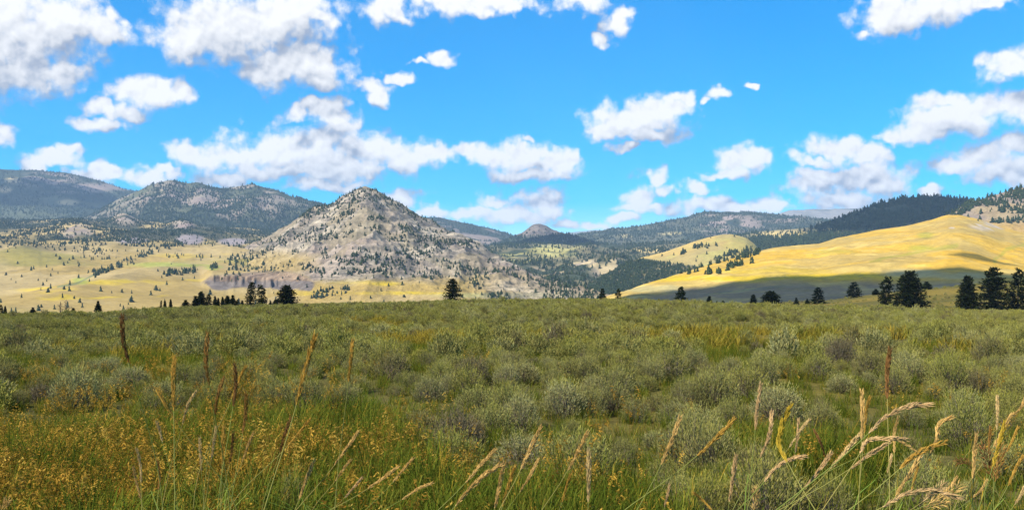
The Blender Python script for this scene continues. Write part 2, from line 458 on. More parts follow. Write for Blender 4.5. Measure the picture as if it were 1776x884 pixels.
def hill(key, name, sky, foot, col, step=2.0, nt=120, p=1.0, amp=10, scl=300, rough=0.0, rscl=60, jag=1.0, mat=None, bumps=(), back=0.5, seed=1, tpow=1.0, cliff=None):
    sky = np.array(sky, float); foot = np.array(foot, float)
    px = np.arange(sky[0, 0], sky[-1, 0] + 0.1, step)
    # rounded skyline: interpolate and smooth a little
    def curve(a, k, w):
        v = np.interp(px, a[:, 0], a[:, k]); n = max(1, int(w / step)); kk = np.hanning(2 * n + 3); kk /= kk.sum()
        return np.convolve(np.pad(v, n + 1, mode="edge"), kk, "valid")
    spy = curve(sky, 1, 5) + (fbm(px / 22, px * 0 + seed, 4, seed) - 0.5) * 3.2 * jag
    sD = curve(sky, 2, 60); fpy = curve(foot, 1, 40); fD = curve(foot, 2, 40)
    zt = ZE - (spy - HOR) / F * sD; zb = ZE - (fpy - HOR) / F * fD
    nb = max(8, int(nt * 0.3))
    t = np.concatenate([np.linspace(0, 1, nt) ** tpow, 1 + np.linspace(0, back, nb + 1)[1:]])
    PX, T = np.meshgrid(px, t, indexing="ij")
    D = fD[:, None] + (sD - fD)[:, None] * T
    Z = zb[:, None] + (zt - zb)[:, None] * np.clip(T, 0, 1) ** p
    ov = np.clip(T - 1, 0, 1) / back
    Z = Z - (zt[:, None] + 60) * ov ** 1.5
    X = (PX - CX) / F * D
    env = np.sin(np.pi * np.clip(T, 0, 1)) ** 0.6 * (T < 1) + 0.10
    Z = Z + env * amp * (ridged(X / scl, D / scl, 4, seed + 30) - 0.55) * 2 
    if rough: Z = Z + (env * 0.8 + 0.2) * sstep(0.05, 0.3, T) * rough * (ridged(X / rscl, D / rscl, 4, seed + 60) - 0.55) * 2
    for bx, bD, rx, rD, h in bumps:
        Z = Z + h * np.exp(-((PX - bx) / rx) ** 2 - ((D - bD) / rD) ** 2)
    if cliff is not None: Z = Z + cliff(PX, D)
    PY = HOR + F * (ZE - Z) / D
    c = col(PX, PY, X, D)
    nx, ntt = X.shape
    i = np.arange(nx - 1)[:, None] * ntt + np.arange(ntt - 1)[None]
    fc = np.stack([i, i + ntt, i + ntt + 1, i + 1], -1).reshape(-1, 4)
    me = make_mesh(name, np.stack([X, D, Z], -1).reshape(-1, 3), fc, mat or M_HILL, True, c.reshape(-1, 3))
    o = tag(obj(name, me), kind="structure")
    vis = PY <= np.minimum.accumulate(PY, 1) + 0.6
    HILLS[key] = dict(px=px, X=X, D=D, Z=Z, PY=PY, vis=vis, nt=nt, sky=PY[:, :nt].min(1), sD=sD)
    return o

TAN = (0.270, 0.190, 0.058); PALE = (0.30, 0.222, 0.092); GOLD = (0.44, 0.260, 0.026); YEL = (0.40, 0.285, 0.018); GRN = (0.19, 0.18, 0.034)
ROCK = (0.238, 0.192, 0.140); ROCKD = (0.100, 0.09, 0.075); PINK = (0.225, 0.17, 0.135); SCREE = (0.108, 0.088, 0.074); FLOOR = (0.034, 0.044, 0.024)

def n01(X, D, s, seed, a=0.38, b=0.62, o=4): return sstep(a, b, fbm(X / s, D / s, o, seed))

def c_far(PX, PY, X, D): return lerp((0.16, 0.17, 0.16), (0.22, 0.2, 0.17), n01(X, D, 300, 3))
def c_m1(PX, PY, X, D):
    c = lerp(FLOOR, (0.07, 0.078, 0.04), n01(X, D, 300, 4))
    rk = np.maximum(blob(PX, PY, 85, 312, 45, 13), blob(PX, PY, 140, 326, 60, 8)) * n01(X, D, 120, 6, .35, .55)
    rk = np.maximum(rk, blob(PX, PY, 215, 322, 50, 8) * .9)
    c = lerp(c, PINK, rk)
    md = np.maximum(blob(PX, PY, 22, 313, 12, 5), blob(PX, PY, 8, 329, 12, 5)); md = np.maximum(md, blob(PX, PY, 118, 351, 16, 5))
    return lerp(c, (0.33, 0.26, 0.13), md)
def c_m2(PX, PY, X, D):
    c = lerp(FLOOR, (0.08, 0.082, 0.045), n01(X, D, 200, 4))
    rk = n01(X, D, 130, 16, .50, .60) * (0.45 + 0.45 * blob(PX, PY, 370, 345, 120, 30))
    rk = rk * (PY < 385)
    return lerp(c, lerp(PINK, ROCK, n01(X, D, 60, 5)), rk)
def rock_m(PX, PY, X, D):
    m = 1 - sstep(476, 494, PY + (fbm(X / 120, D / 120, 4, 77) - .5) * 34)
    m = np.maximum(m, sstep(800, 880, PX) * (0.75 + 0 * PY))
    m = m * (1 - 0.85 * blob(PX, PY, 470, 455, 70, 20))
    return m
def scree_bank(PX, PY, X, D, g):
    # bank of brown cliff over a grey scree apron
    w = (fbm(X / 30, D * 0 + 2, 3, 9) - .5) * 14; w2 = (fbm(X / 8, D * 0 + 5, 3, 19) - .5) * 3
    tp = np.interp(PX, [345, 366, 400, 450, 500, 525, 548], [492, 478, 474.5, 470, 470, 475, 489]); bt = 501 + w * .8 - 9 * blob(PX, PY, 345, 500, 14, 20) - 8 * blob(PX, PY, 552, 500, 10, 20)
    side = sstep(346, 353, PX) * (1 - sstep(541, 549, PX))
    ban = side * sstep(-1, 1, PY - tp) * (1 - sstep(-1, 1, PY - bt))
    cl = 1 - sstep(-1, 1, PY - np.maximum(tp + 3, 487 + w * .35 + w2))
    bc = lerp(lerp(SCREE, (0.145, 0.120, 0.100), n01(X, D, 12, 3)), lerp((0.11, 0.075, 0.05), (0.25, 0.175, 0.11), sstep(.3, .7, fbm(X / 6, D / 90, 3, 12))), cl)
    bc = lerp(bc, (0.20, 0.15, 0.085), (1 - sstep(2, 5, PY - tp)) * .8)
    return lerp(g, bc, ban)
def c_peak(PX, PY, X, D):
    g = lerp(TAN, PALE, n01(X, D, 120, 21))
    yl = np.maximum(blob(PX, PY, 600, 487, 45, 5), blob(PX, PY, 665, 491, 25, 4)); yl = np.maximum(yl, blob(PX, PY, 722, 479, 18, 5))
    yl = np.maximum(yl, blob(PX, PY, 690, 508, 90, 3)); yl = np.maximum(yl, .7 * blob(PX, PY, 520, 508, 40, 4))
    g = lerp(g, YEL, yl * n01(X, D, 60, 2, .3, .6))
    g = lerp(g, (0.30, 0.27, 0.10), blob(PX, PY, 900, 512, 130, 5))
    r = lerp(ROCK, (0.32, 0.268, 0.195), n01(X, D, 45, 31))
    r = lerp(r, ROCKD, n01(X, D, 28, 33, .52, .66) * .8)
    r = lerp(r, PINK, n01(X, D, 160, 35, .5, .7) * .6)
    crk = np.maximum(sstep(.56, .66, fbm(X / 30 + D / 70, PY / 2.4, 3, 81)), sstep(.58, .70, fbm(X / 70, PY / 5.0 + PX / 60, 3, 83)))
    r = lerp(r, (0.085, 0.078, 0.062), crk * .65)
    # grassy ledges between the outcrops
    led = n01(X, D, 70, 37, .50, .60)
    r = lerp(r, (0.20, 0.16, 0.085), led * 0.45)
    return scree_bank(PX, PY, X, D, lerp(g, r, rock_m(PX, PY, X, D)))
def c_left(PX, PY, X, D):
    g = lerp(TAN, PALE, n01(X, D, 200, 21))
    g = lerp(g, GRN, n01(X, D, 260, 41, .52, .70) * .55)
    wob = (fbm(PX / 40, PY / 6, 3, 14) - .5) * 9
    y2 = PY + wob
    yl = np.maximum(blob(PX, y2, 80, 502, 45, 6), blob(PX, y2, 105, 515, 38, 4)); yl = np.maximum(yl, blob(PX, y2, 200, 488, 90, 4))
    yl = np.maximum(yl, blob(PX, y2, 310, 487, 40, 3)); yl = np.maximum(yl, blob(PX, y2, 180, 517, 30, 2)); yl = np.maximum(yl, blob(PX, y2, 250, 511, 40, 2))
    yl = np.maximum(yl, blob(PX, y2, 330, 443, 60, 4) * .6)
    g = lerp(g, YEL, yl * .75 * n01(X, D, 40, 66, .3, .6))
    gr = np.maximum(blob(PX, y2, 300, 460, 70, 4), blob(PX, y2, 370, 463, 16, 3)); gr = np.maximum(gr, blob(PX, y2, 140, 487, 14, 5))
    g = lerp(g, (0.21, 0.23, 0.04), gr * .8)
    up = 1 - sstep(405, 440, PY + (fbm(X / 200, D / 200, 3, 90) - .5) * 30)
    g = lerp(g, lerp((0.045, 0.048, 0.026), PALE, n01(X, D, 180, 44, .56, .70)), up * .95)
    kn = np.maximum(blob(PX, PY, 218, 378, 22, 12), blob(PX, PY, 135, 402, 26, 13)); kn = np.maximum(kn, blob(PX, PY, 318, 388, 18, 10))
    g = lerp(g, lerp(PINK, ROCK, n01(X, D, 50, 51)), kn * n01(X, D, 90, 52, .3, .5))
    sc_ = np.maximum(blob(PX, PY, 330, 415, 24, 9, .25), blob(PX, PY, 228, 417, 26, 5, .3)); sc_ = np.maximum(sc_, blob(PX, PY, 405, 419, 26, 6, .3))
    g = lerp(g, (0.215, 0.18, 0.17), sc_)
    g = scree_bank(PX, PY, X, D, g)
    # dry gully running down the meadow
    gl = 1 - sstep(0.6, 2.4, seg_d(PX, PY, [(168, 474), (150, 483), (132, 492), (100, 497)]))
    return lerp(g, (0.15, 0.15, 0.06), gl)
def c_butte(PX, PY, X, D):
    c = lerp((0.17, 0.138, 0.108), (0.11, 0.092, 0.075), n01(X, D, 60, 3))
    return lerp(c, FLOOR, sstep(406, 412, PY + (fbm(X / 80, D / 80, 3, 5) - .5) * 6))
def c_forest(PX, PY, X, D): return lerp(FLOOR, (0.06, 0.068, 0.035), n01(X, D, 150, 4))
def c_m3(PX, PY, X, D): return lerp(FLOOR, PINK, n01(X, D, 140, 8, .50, .60) * sstep(376, 386, PY) * .8)
def c_m4(PX, PY, X, D):
    c = lerp(FLOOR, (0.08, 0.08, 0.045), n01(X, D, 200, 4))
    rk = n01(X, D, 90, 12, .44, .55) * np.maximum(blob(PX, PY, 1262, 388, 60, 20), .75 * blob(PX, PY, 1350, 378, 70, 8))
    c = lerp(c, PINK, rk)
    md = np.maximum(blob(PX, PY, 1085, 409, 12, 3), blob(PX, PY, 1165, 405, 20, 2.5))
    return lerp(c, (0.33, 0.27, 0.12), md)
def meadow_mid(PX, PY):
    m = np.maximum(blob(PX, PY, 963, 434, 42, 12), .8 * blob(PX, PY, 905, 446, 40, 8))
    return m
def c_mid(PX, PY, X, D):
    c = lerp(FLOOR, (0.12, 0.105, 0.055), n01(X, D, 140, 4, .4, .65))
    c = lerp(c, (0.33, 0.29, 0.10), meadow_mid(PX, PY) * n01(X, D, 70, 8, .3, .5))
    kn = np.maximum(blob(PX, PY, 1015, 458, 24, 9), blob(PX, PY, 1060, 470, 32, 14)); kn = np.maximum(kn, blob(PX, PY, 960, 500, 32, 8)); kn = np.maximum(kn, blob(PX, PY, 1070, 452, 14, 4))
    kn = np.maximum(kn, blob(PX, PY, 900, 500, 30, 9)); kn = np.maximum(kn, .8 * blob(PX, PY, 945, 470, 40, 8))
    c = lerp(c, lerp(ROCK, (0.36, 0.28, 0.15), n01(X, D, 40, 6)), kn * n01(X, D, 60, 9, .36, .5))
    md = blob(PX, PY, 1360, 408, 50, 9) + blob(PX, PY, 1130, 434, 30, 4) + .7 * blob(PX, PY, 1440, 402, 40, 5)
    return lerp(c, (0.40, 0.30, 0.12), np.clip(md, 0, 1))
def c_m6(PX, PY, X, D):
    c = lerp((0.24, 0.18, 0.10), (0.19, 0.15, 0.115), n01(X, D, 80, 4))
    c = lerp(c, (0.12, 0.11, 0.06), n01(X, D, 110, 6, .45, .6) * (1 - sstep(360, 385, PY)) * .8)
    return lerp(c, GOLD, sstep(378, 396, PY) * .5)
def dome_foot(px): return np.interp(px, [1060, 1104, 1112, 1180, 1240, 1290, 1330], [440, 443, 449, 458, 466, 471, 471])
def c_dome(PX, PY, X, D):
    c = lerp((0.33, 0.235, 0.075), (0.27, 0.21, 0.08), n01(X, D, 130, 4))
    c = lerp(c, (0.28, 0.26, 0.07), n01(X, D, 90, 14, .55, .7) * .5)
    wood = lerp(lerp(FLOOR, (0.10, 0.088, 0.042), n01(X, D, 60, 31, .45, .6)), (0.24, 0.19, 0.10), n01(X, D, 45, 33, .56, .66) * .8)
    return lerp(c, wood, sstep(-1.5, 1.5, PY - dome_foot(PX) + (fbm(X / 40, D / 40, 3, 3) - .5) * 8))
def c_gold(PX, PY, X, D):
    st = fbm(PX / 90 + PY / 30, PY / 7, 4, 6)
    c = lerp(GOLD, (0.39, 0.245, 0.036), sstep(.35, .6, st))
    c = lerp(c, (0.29, 0.22, 0.08), n01(X, D, 120, 24, .5, .66) * .6)
    y2 = PY + (fbm(PX / 50, PY / 8, 3, 24) - .5) * 10
    gr = np.maximum(blob(PX, y2, 1605, 408, 14, 6), blob(PX, y2, 1600, 430, 26, 4)); gr = np.maximum(gr, .8 * (1 - sstep(1, 4, seg_d(PX, y2, [(1510, 452), (1560, 444), (1610, 432), (1660, 426)]))))
    gr = np.maximum(gr, blob(PX, y2, 1440, 438, 40, 5) * .6); gr = np.maximum(gr, (1 - sstep(1, 4, seg_d(PX, y2, [(1776, 424), (1745, 432), (1725, 452)]))) * .8)
    c = lerp(c, (0.235, 0.22, 0.025), gr * .75)
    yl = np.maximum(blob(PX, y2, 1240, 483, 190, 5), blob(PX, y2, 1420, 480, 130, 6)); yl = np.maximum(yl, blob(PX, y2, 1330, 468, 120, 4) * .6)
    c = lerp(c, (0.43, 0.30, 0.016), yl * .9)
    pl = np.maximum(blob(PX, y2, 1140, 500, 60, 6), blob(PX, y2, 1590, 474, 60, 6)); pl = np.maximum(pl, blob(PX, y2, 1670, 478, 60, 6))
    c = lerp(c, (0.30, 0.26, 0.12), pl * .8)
    # duller brown along the foot: cloud shade put into the colour
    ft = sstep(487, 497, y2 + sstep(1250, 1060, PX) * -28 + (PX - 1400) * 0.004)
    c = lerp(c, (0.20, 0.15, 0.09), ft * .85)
    c = lerp(c, (0.22, 0.17, 0.05), n01(X, D, 8, 55, .60, .72) * .4)
    c = lerp(c, (0.50, 0.36, 0.10), n01(X, D, 22, 57, .58, .72) * .4)
    rk = blob(PX, PY, 1645, 470, 30, 6) * .0 + blob(PX, PY, 1651, 395, 5, 1.5) + blob(PX, PY, 1715, 392, 30, 8) * n01(X, D, 20, 3, .5, .6)
    return lerp(c, (0.38, 0.31, 0.22), np.clip(rk, 0, 1))

hill("far", "far_blue_ridge", [(860,418,11000),(960,408,11000),(1000,402,11000),(1040,399,11000),(1090,405,11000),(1180,412,11000)], [(860,440,9800),(1180,440,9800)], c_far, nt=40, amp=20, scl=900, seed=11)
hill("flat", "far_flat_ridge", [(1290,388,9000),(1340,373,9000),(1370,364,9000),(1430,362.5,9000),(1500,361,9000),(1520,364,9000),(1560,372,9000),(1700,380,9000)], [(1290,430,7000),(1700,430,7000)], lambda a,b,c,d: lerp((0.20,0.185,0.165),(0.13,0.13,0.11),n01(c,d,250,3)), nt=50, amp=25, scl=500, seed=12)
hill("m1", "far_left_mountain", [(-420,330,7000),(-200,305,7000),(-60,295,7000),(0,294,7000),(60,296,7000),(120,301,7000),(170,313,7000),(215,328,7000),(250,335,7000),(320,352,7000),(420,372,7000)], [(-420,425,4900),(420,425,4900)], c_m1, nt=130, amp=45, scl=900, seed=13, jag=.6)
hill("m2", "forested_left_mountain", [(130,385,5200),(175,364,5200),(205,345,5200),(230,336,5200),(262,321,5200),(295,313,5200),(318,318,5200),(345,317,5200),(375,326,5200),(400,325,5200),(438,320,5200),(470,328,5200),(500,340,5200),(560,355,5200),(620,366,5200),(720,385,5200)], [(130,425,4100),(720,425,4100)], c_m2, nt=130, amp=40, scl=500, rough=8, rscl=120, seed=14)
hill("m3", "ridge_behind_peak", [(640,392,6500),(700,380,6500),(735,378,6500),(765,377,6500),(800,386,6500),(840,394,6500),(870,402,6500),(890,410,6500),(940,425,6500)], [(640,445,5000),(940,445,5000)], c_m3, nt=70, amp=30, scl=500, seed=15, jag=.6)
hill("m4", "forested_right_ridge", [(940,424,6000),(985,411,6000),(1010,406,6000),(1060,398,6000),(1110,392,6000),(1160,382,6000),(1205,373,6000),(1225,366,6000),(1290,367,6000),(1330,369,6000),(1370,374,6000),(1420,378,6000),(1500,384,6000),(1600,390,6000)], [(940,455,4300),(1600,455,4300)], c_m4, nt=120, amp=40, scl=600, seed=16, rough=6, rscl=150)
hill("butte", "rocky_butte", [(800,437,5000),(860,421,5000),(885,411,5000),(905,403.5,5000),(915,396,5000),(925,390,5000),(935,388,5000),(948,392,5000),(960,399,5000),(972,403,5000),(990,408,5000),(1015,416,5000),(1060,432,5000)], [(800,450,4500),(1060,450,4500)], c_butte, step=1.5, nt=80, amp=10, scl=200, rough=8, rscl=70, seed=17, mat=M_ROCK, jag=.7)
hill("shoulder", "dark_forested_shoulder", [(800,440,4600),(850,428,4600),(885,422,4600),(930,413,4600),(965,407,4600),(985,406,4600),(1005,412,4600),(1025,419,4600),(1070,430,4600),(1120,440,4600)], [(800,460,4000),(1120,460,4000)], c_forest, nt=60, amp=8, scl=250, seed=18, jag=.5)
def m5_meadow(px, py): return np.clip(blob(px, py, 1352, 406, 52, 8) + blob(px, py, 1425, 400, 38, 4), 0, 1)
def c_m5(PX, PY, X, D): return lerp(c_forest(PX, PY, X, D), (0.33, 0.25, 0.09), m5_meadow(PX, PY))
hill("m5", "dark_forest_hill", [(1180,440,3300),(1260,424,3300),(1340,410,3300),(1390,401,3300),(1440,387,3300),(1480,371,3300),(1520,355,3300),(1560,345,3300),(1600,341,3300),(1640,341,3300),(1680,347,3300),(1720,358,3300),(1800,380,3300),(1950,400,3300)], [(1180,470,2500),(1950,450,2500)], c_m5, nt=120, amp=18, scl=350, seed=19, jag=.6)
hill("mid", "forested_valley_slope", [(640,450,4000),(780,434,4000),(850,426,4000),(905,421,4000),(1000,425,4000),(1100,424,4000),(1200,416,4000),(1300,404,3900),(1400,396,3700),(1500,394,3600),(1700,400,3500)], [(640,545,1700),(1700,545,1700)], c_mid, nt=200, amp=26, scl=330, rough=9, rscl=110, seed=20, bumps=[(1060,2600,40,200,22),(960,2100,40,160,14),(1015,3000,30,220,20),(890,2300,40,200,20)])
hill("left", "left_foothills", [(-420,392,4200),(-100,384,4200),(0,380,4200),(100,381,4200),(200,380,4200),(300,386,4200),(420,394,4200),(520,402,4200),(620,415,4000),(720,430,4000)], [(-420,566,1000),(400,562,1100),(720,556,1300)], c_left, nt=330, amp=22, scl=420, rough=5, rscl=120, seed=21, tpow=1.5, cliff=lambda a, d: 15 * sstep(345, 370, a) * (1 - sstep(525, 549, a)) * (sstep(1450, 1580, d + 40 * (fbm(a / 9, d * 0, 3, 5) - .5)) * .35 + .65 * sstep(1545, 1585, d + 60 * (fbm(a / 7, d * 0, 3, 6) - .5))) * (1 - sstep(1640, 1900, d)) - 4 * sstep(345, 370, a) * (1 - sstep(525, 549, a)) * blob(d, 0, 1430, 1, 80, 9), bumps=[(216,3800,22,260,34),(136,3200,34,260,26),(318,3700,22,220,30),(330,3000,30,150,16)])
hill("peak", "granite_peak", [(330,470,2500),(380,446,2500),(430,426,2500),(470,408,2500),(505,384,2450),(540,364,2400),(560,357,2400),(580,350,2350),(600,337,2300),(615,329,2300),(632,323.5,2300),(648,327,2300),(665,338,2300),(690,353,2280),(710,364,2270),(735,379,2250),(760,391,2200),(800,408,2150),(830,421,2100),(850,438,2050),(880,456,2000),(920,479,1900),(960,493,1800),(1000,505,1700),(1040,513,1600),(1100,528,1500)], [(330,552,1300),(450,552,1250),(1100,552,1150)], c_peak, step=1.4, nt=330, p=1.12, amp=18, scl=190, rough=14, rscl=56, seed=22, mat=M_ROCK, jag=1.3)
hill("m6", "rocky_right_hill", [(1560,420,2200),(1610,392,2200),(1645,371,2200),(1680,353,2200),(1720,340,2200),(1750,331,2200),(1776,326,2200),(1850,312,2200),(2000,320,2200),(2200,350,2200)], [(1560,470,1750),(2200,470,1750)], c_m6, nt=120, amp=14, scl=220, rough=6, rscl=70, seed=24, mat=M_ROCK)
hill("dome", "golden_dome_hill", [(1015,502,2050),(1060,470,2150),(1090,455,2180),(1109,447,2200),(1153,437,2200),(1197,421,2200),(1226,412,2200),(1250,407,2200),(1268,406,2200),(1294,412,2200),(1309,423,2200),(1322,440,2200),(1345,465,2200),(1375,502,2100)], [(1015,528,1800),(1375,528,1800)], c_dome, nt=90, amp=5, scl=200, seed=25, jag=.3)
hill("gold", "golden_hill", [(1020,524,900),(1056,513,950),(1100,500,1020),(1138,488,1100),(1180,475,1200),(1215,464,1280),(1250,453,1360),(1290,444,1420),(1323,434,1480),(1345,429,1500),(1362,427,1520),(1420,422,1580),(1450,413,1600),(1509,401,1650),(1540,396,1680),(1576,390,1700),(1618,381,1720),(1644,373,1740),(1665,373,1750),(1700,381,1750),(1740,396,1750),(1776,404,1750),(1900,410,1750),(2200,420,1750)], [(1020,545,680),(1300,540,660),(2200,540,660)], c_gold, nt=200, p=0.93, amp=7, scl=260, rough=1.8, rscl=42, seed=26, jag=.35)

# ------------------------------------------------------------------ clouds overhead, out of the picture, whose shade lies on the golden hill's foot, the far left mountain and the dark woods
def shade_cloud(gx, gy, gz, rx, ry, rz, through, seed, H=1500):
    m, N, L = new_mat("cloud_vapour")
    d = N.new("ShaderNodeBsdfDiffuse"); d.inputs[0].default_value = (0.9, 0.9, 0.9, 1)
    t = N.new("ShaderNodeBsdfTransparent"); mx = N.new("ShaderNodeMixShader"); mx.inputs[0].default_value = 1 - through ** 0.5
    L.new(t.outputs[0], mx.inputs[1]); L.new(d.outputs[0], mx.inputs[2])
    o = N.new("ShaderNodeOutputMaterial"); L.new(mx.outputs[0], o.inputs[0])
    nu, nv = 96, 40
    U, Vv = np.meshgrid(np.linspace(0, 2 * np.pi, nu, endpoint=False), np.linspace(0.0, np.pi, nv), indexing="ij")
    x, y, z = np.cos(U) * np.sin(Vv), np.sin(U) * np.sin(Vv), np.cos(Vv)
    r = 1 + 0.55 * (fbm(x * 3 + 9 + z * 2, y * 3 + seed * 7.7 + z, 4, seed) - 0.5)
    z = np.where(z < 0, z * 0.35, z)
    k = (H - gz) / SUN_DIR.z
    V = np.stack([x * r * rx + gx + SUN_DIR.x * k, y * r * ry + gy + SUN_DIR.y * k, z * r * rz + H], -1).reshape(-1, 3)
    i = np.arange(nu)[:, None] * nv + np.arange(nv - 1)[None]; j = ((np.arange(nu) + 1) % nu)[:, None] * nv + np.arange(nv - 1)[None]
    fc = np.stack([i, i + 1, j + 1, j], -1).reshape(-1, 4)
    tag(obj("cloud", make_mesh("cloud", V, fc, m, True)), kind="structure")
shade_cloud(110, 600, -5, 640, 265, 150, 0.14, 1)
shade_cloud(468, 985, 38, 30, 26, 30, 0.3, 2)
shade_cloud(1245, 3100, 230, 330, 330, 130, 0.25, 3)
shade_cloud(-3000, 6300, 480, 600, 450, 150, 0.3, 5)
shade_cloud(120, 4450, 200, 330, 250, 120, 0.2, 4)

# ------------------------------------------------------------------ prototypes (meshes) of plants
class Geo:
    def __init__(s): s.v = []; s.q = []; s.t = []; s.c = []; s.n = 0
    def quad(s, a, b, c, d, col=1.0):
        s.v += [a, b, c, d]; s.q.append((s.n, s.n + 1, s.n + 2, s.n + 3)); s.n += 4
        s.c += [col if hasattr(col, "__len__") else (col,) * 3] * 4
    def tri(s, a, b, c, col=1.0):
        s.v += [a, b, c]; s.t.append((s.n, s.n + 1, s.n + 2)); s.n += 3
        s.c += [col if hasattr(col, "__len__") else (col,) * 3] * 3
    def tube(s, pts, rad, k=5, col=1.0):
        pts = [np.asarray(p, float) for p in pts]; base = s.n; col = col if hasattr(col, "__len__") else (col,) * 3
        for i, p in enumerate(pts):
            d = pts[min(i + 1, len(pts) - 1)] - pts[max(i - 1, 0)]; d /= np.linalg.norm(d) + 1e-9
            a = np.cross(d, (0.3, 1, 0.2)); a /= np.linalg.norm(a) + 1e-9; b = np.cross(d, a)
            r = rad[i] if hasattr(rad, "__len__") else rad
            for j in range(k):
                an = 2 * math.pi * j / k
                s.v.append(p + r * (math.cos(an) * a + math.sin(an) * b)); s.c.append(col)
        for i in range(len(pts) - 1):
            for j in range(k):
                j2 = (j + 1) % k
                s.q.append((base + i * k + j, base + i * k + j2, base + (i + 1) * k + j2, base + (i + 1) * k + j))
        s.n += len(pts) * k
    def mesh(s, name, mat):
        return make_mesh(name, np.array(s.v), [np.array(s.q, int).reshape(-1, 4), np.array(s.t, int).reshape(-1, 3)], mat, False, np.array(s.c))

def nrm(v): return v / (np.linalg.norm(v) + 1e-9)

def sage_proto(seed, nb, nl, leaf, wid, spikes):
    r = np.random.default_rng(seed); g = Geo(); w = Geo()
    R, H = 0.5, 0.66
    lobes = [(r.uniform(0, 6.28), r.uniform(.5, 1.0)) for _ in range(5)]
    for i in range(nb):
        az = r.uniform(0, 6.283); ti = math.acos(1 - r.uniform(0, 1) ** 1.1 * 0.93)
        lob = 0.78 + 0.22 * max(math.cos(az - a) * k for a, k in lobes) + r.normal(0, .06)
        rr = r.uniform(0.80, 1.04) * lob
        tip = np.array([math.sin(ti) * math.cos(az) * R * rr, math.sin(ti) * math.sin(az) * R * rr, 0.06 + math.cos(ti) ** .8 * H * rr])
        b0 = np.array([r.normal(0, .05), r.normal(0, .05), 0.02])
        dr = nrm(nrm(tip - b0) + np.array([0, 0, 0.55]))
        if i % 3 == 0 and nb > 100:
            mid = b0 * .4 + tip * .6 + np.array([0, 0, -.05]); w.tube([b0, mid, tip], [0.009, 0.005, 0.002], 3, r.uniform(.8, 1.2))
        tint = r.uniform(.72, 1.25); hue = r.normal(0, .05)
        ln = 0.20 * (1 if nb > 200 else 1.3)
        for k in range(nl):
            f = (k + r.uniform(0, 1)) / nl
            p = tip - dr * ln * (1 - f) * .9 + r.normal(0, .014, 3)
            an = r.uniform(0, 6.283); side = np.array([math.cos(an), math.sin(an), 0]) 
            ld = nrm(dr * r.uniform(.9, 1.4) + side * .5)
            L = leaf * r.uniform(.7, 1.3); wv = nrm(np.cross(ld, r.normal(0, 1, 3))) * wid * .5
            c = np.array([1 + hue, 1, 1 - hue]) * tint * r.uniform(.9, 1.1)
            g.quad(p - wv * .4, p + ld * L * .55 - wv, p + ld * L, p + ld * L * .5 + wv, c)
    for i in range(spikes):
        az = r.uniform(0, 6.283); q = r.uniform(0, .85) ** .6 * R * .85
        p = np.array([math.cos(az) * q, math.sin(az) * q, 0.06 + H * math.sqrt(max(0, 1 - (q / R) ** 2)) * .86])
        d = nrm(np.array([math.cos(az) * q * .8, math.sin(az) * q * .8, .55]) + r.normal(0, .06, 3)); L = r.uniform(.10, .24)
        c = np.array([1.12, 1.10, .82]) * r.uniform(.8, 1.2)
        for k in range(7):
            f = k / 7; pp = p + d * L * f; an = r.uniform(0, 6.28); s_ = np.array([math.cos(an), math.sin(an), 0])
            ld = nrm(d + s_ * .35); wv = nrm(np.cross(ld, r.normal(0, 1, 3))) * wid * .35
            g.quad(pp - wv, pp + ld * leaf * .7 - wv * .6, pp + ld * leaf * .9, pp + wv, c)
    return g.mesh("sagebrush_foliage", M_SAGE), (w.mesh("sagebrush_stems", M_TWIG) if w.n else None)

def blade(g, r, base, h, wid, lean, col):
    az = r.uniform(0, 6.283); d = np.array([math.cos(az), math.sin(az), 0]); s_ = np.array([-d[1], d[0], 0]) * wid * .5
    p0 = np.asarray(base, float); p1 = p0 + d * lean * .25 * h + np.array([0, 0, h * .5]); p2 = p0 + d * lean * .7 * h + np.array([0, 0, h * .85]); p3 = p0 + d * lean * 1.15 * h + np.array([0, 0, h * (1 - .25 * lean)])
    g.quad(p0 - s_, p0 + s_, p1 + s_ * .9, p1 - s_ * .9, col); g.quad(p1 - s_ * .9, p1 + s_ * .9, p2 + s_ * .6, p2 - s_ * .6, col); g.tri(p2 - s_ * .6, p2 + s_ * .6, p3, col)

def grass_proto(seed, n, h0, h1, rad, wid, mat, dry=0.08):
    r = np.random.default_rng(seed); g = Geo()
    for i in range(n):
        a = r.uniform(0, 6.283); q = rad * math.sqrt(r.uniform(0, 1))
        c = np.array([1, 1, 1]) * r.uniform(.65, 1.3)
        if r.uniform() < dry: c = np.array([2.6, 1.55, 1.6]) * r.uniform(.8, 1.2)
        blade(g, r, (math.cos(a) * q, math.sin(a) * q, -0.02), r.uniform(h0, h1), wid * r.uniform(.7, 1.3), r.uniform(.1, .9), c)
    return g.mesh("grass_tuft", mat)

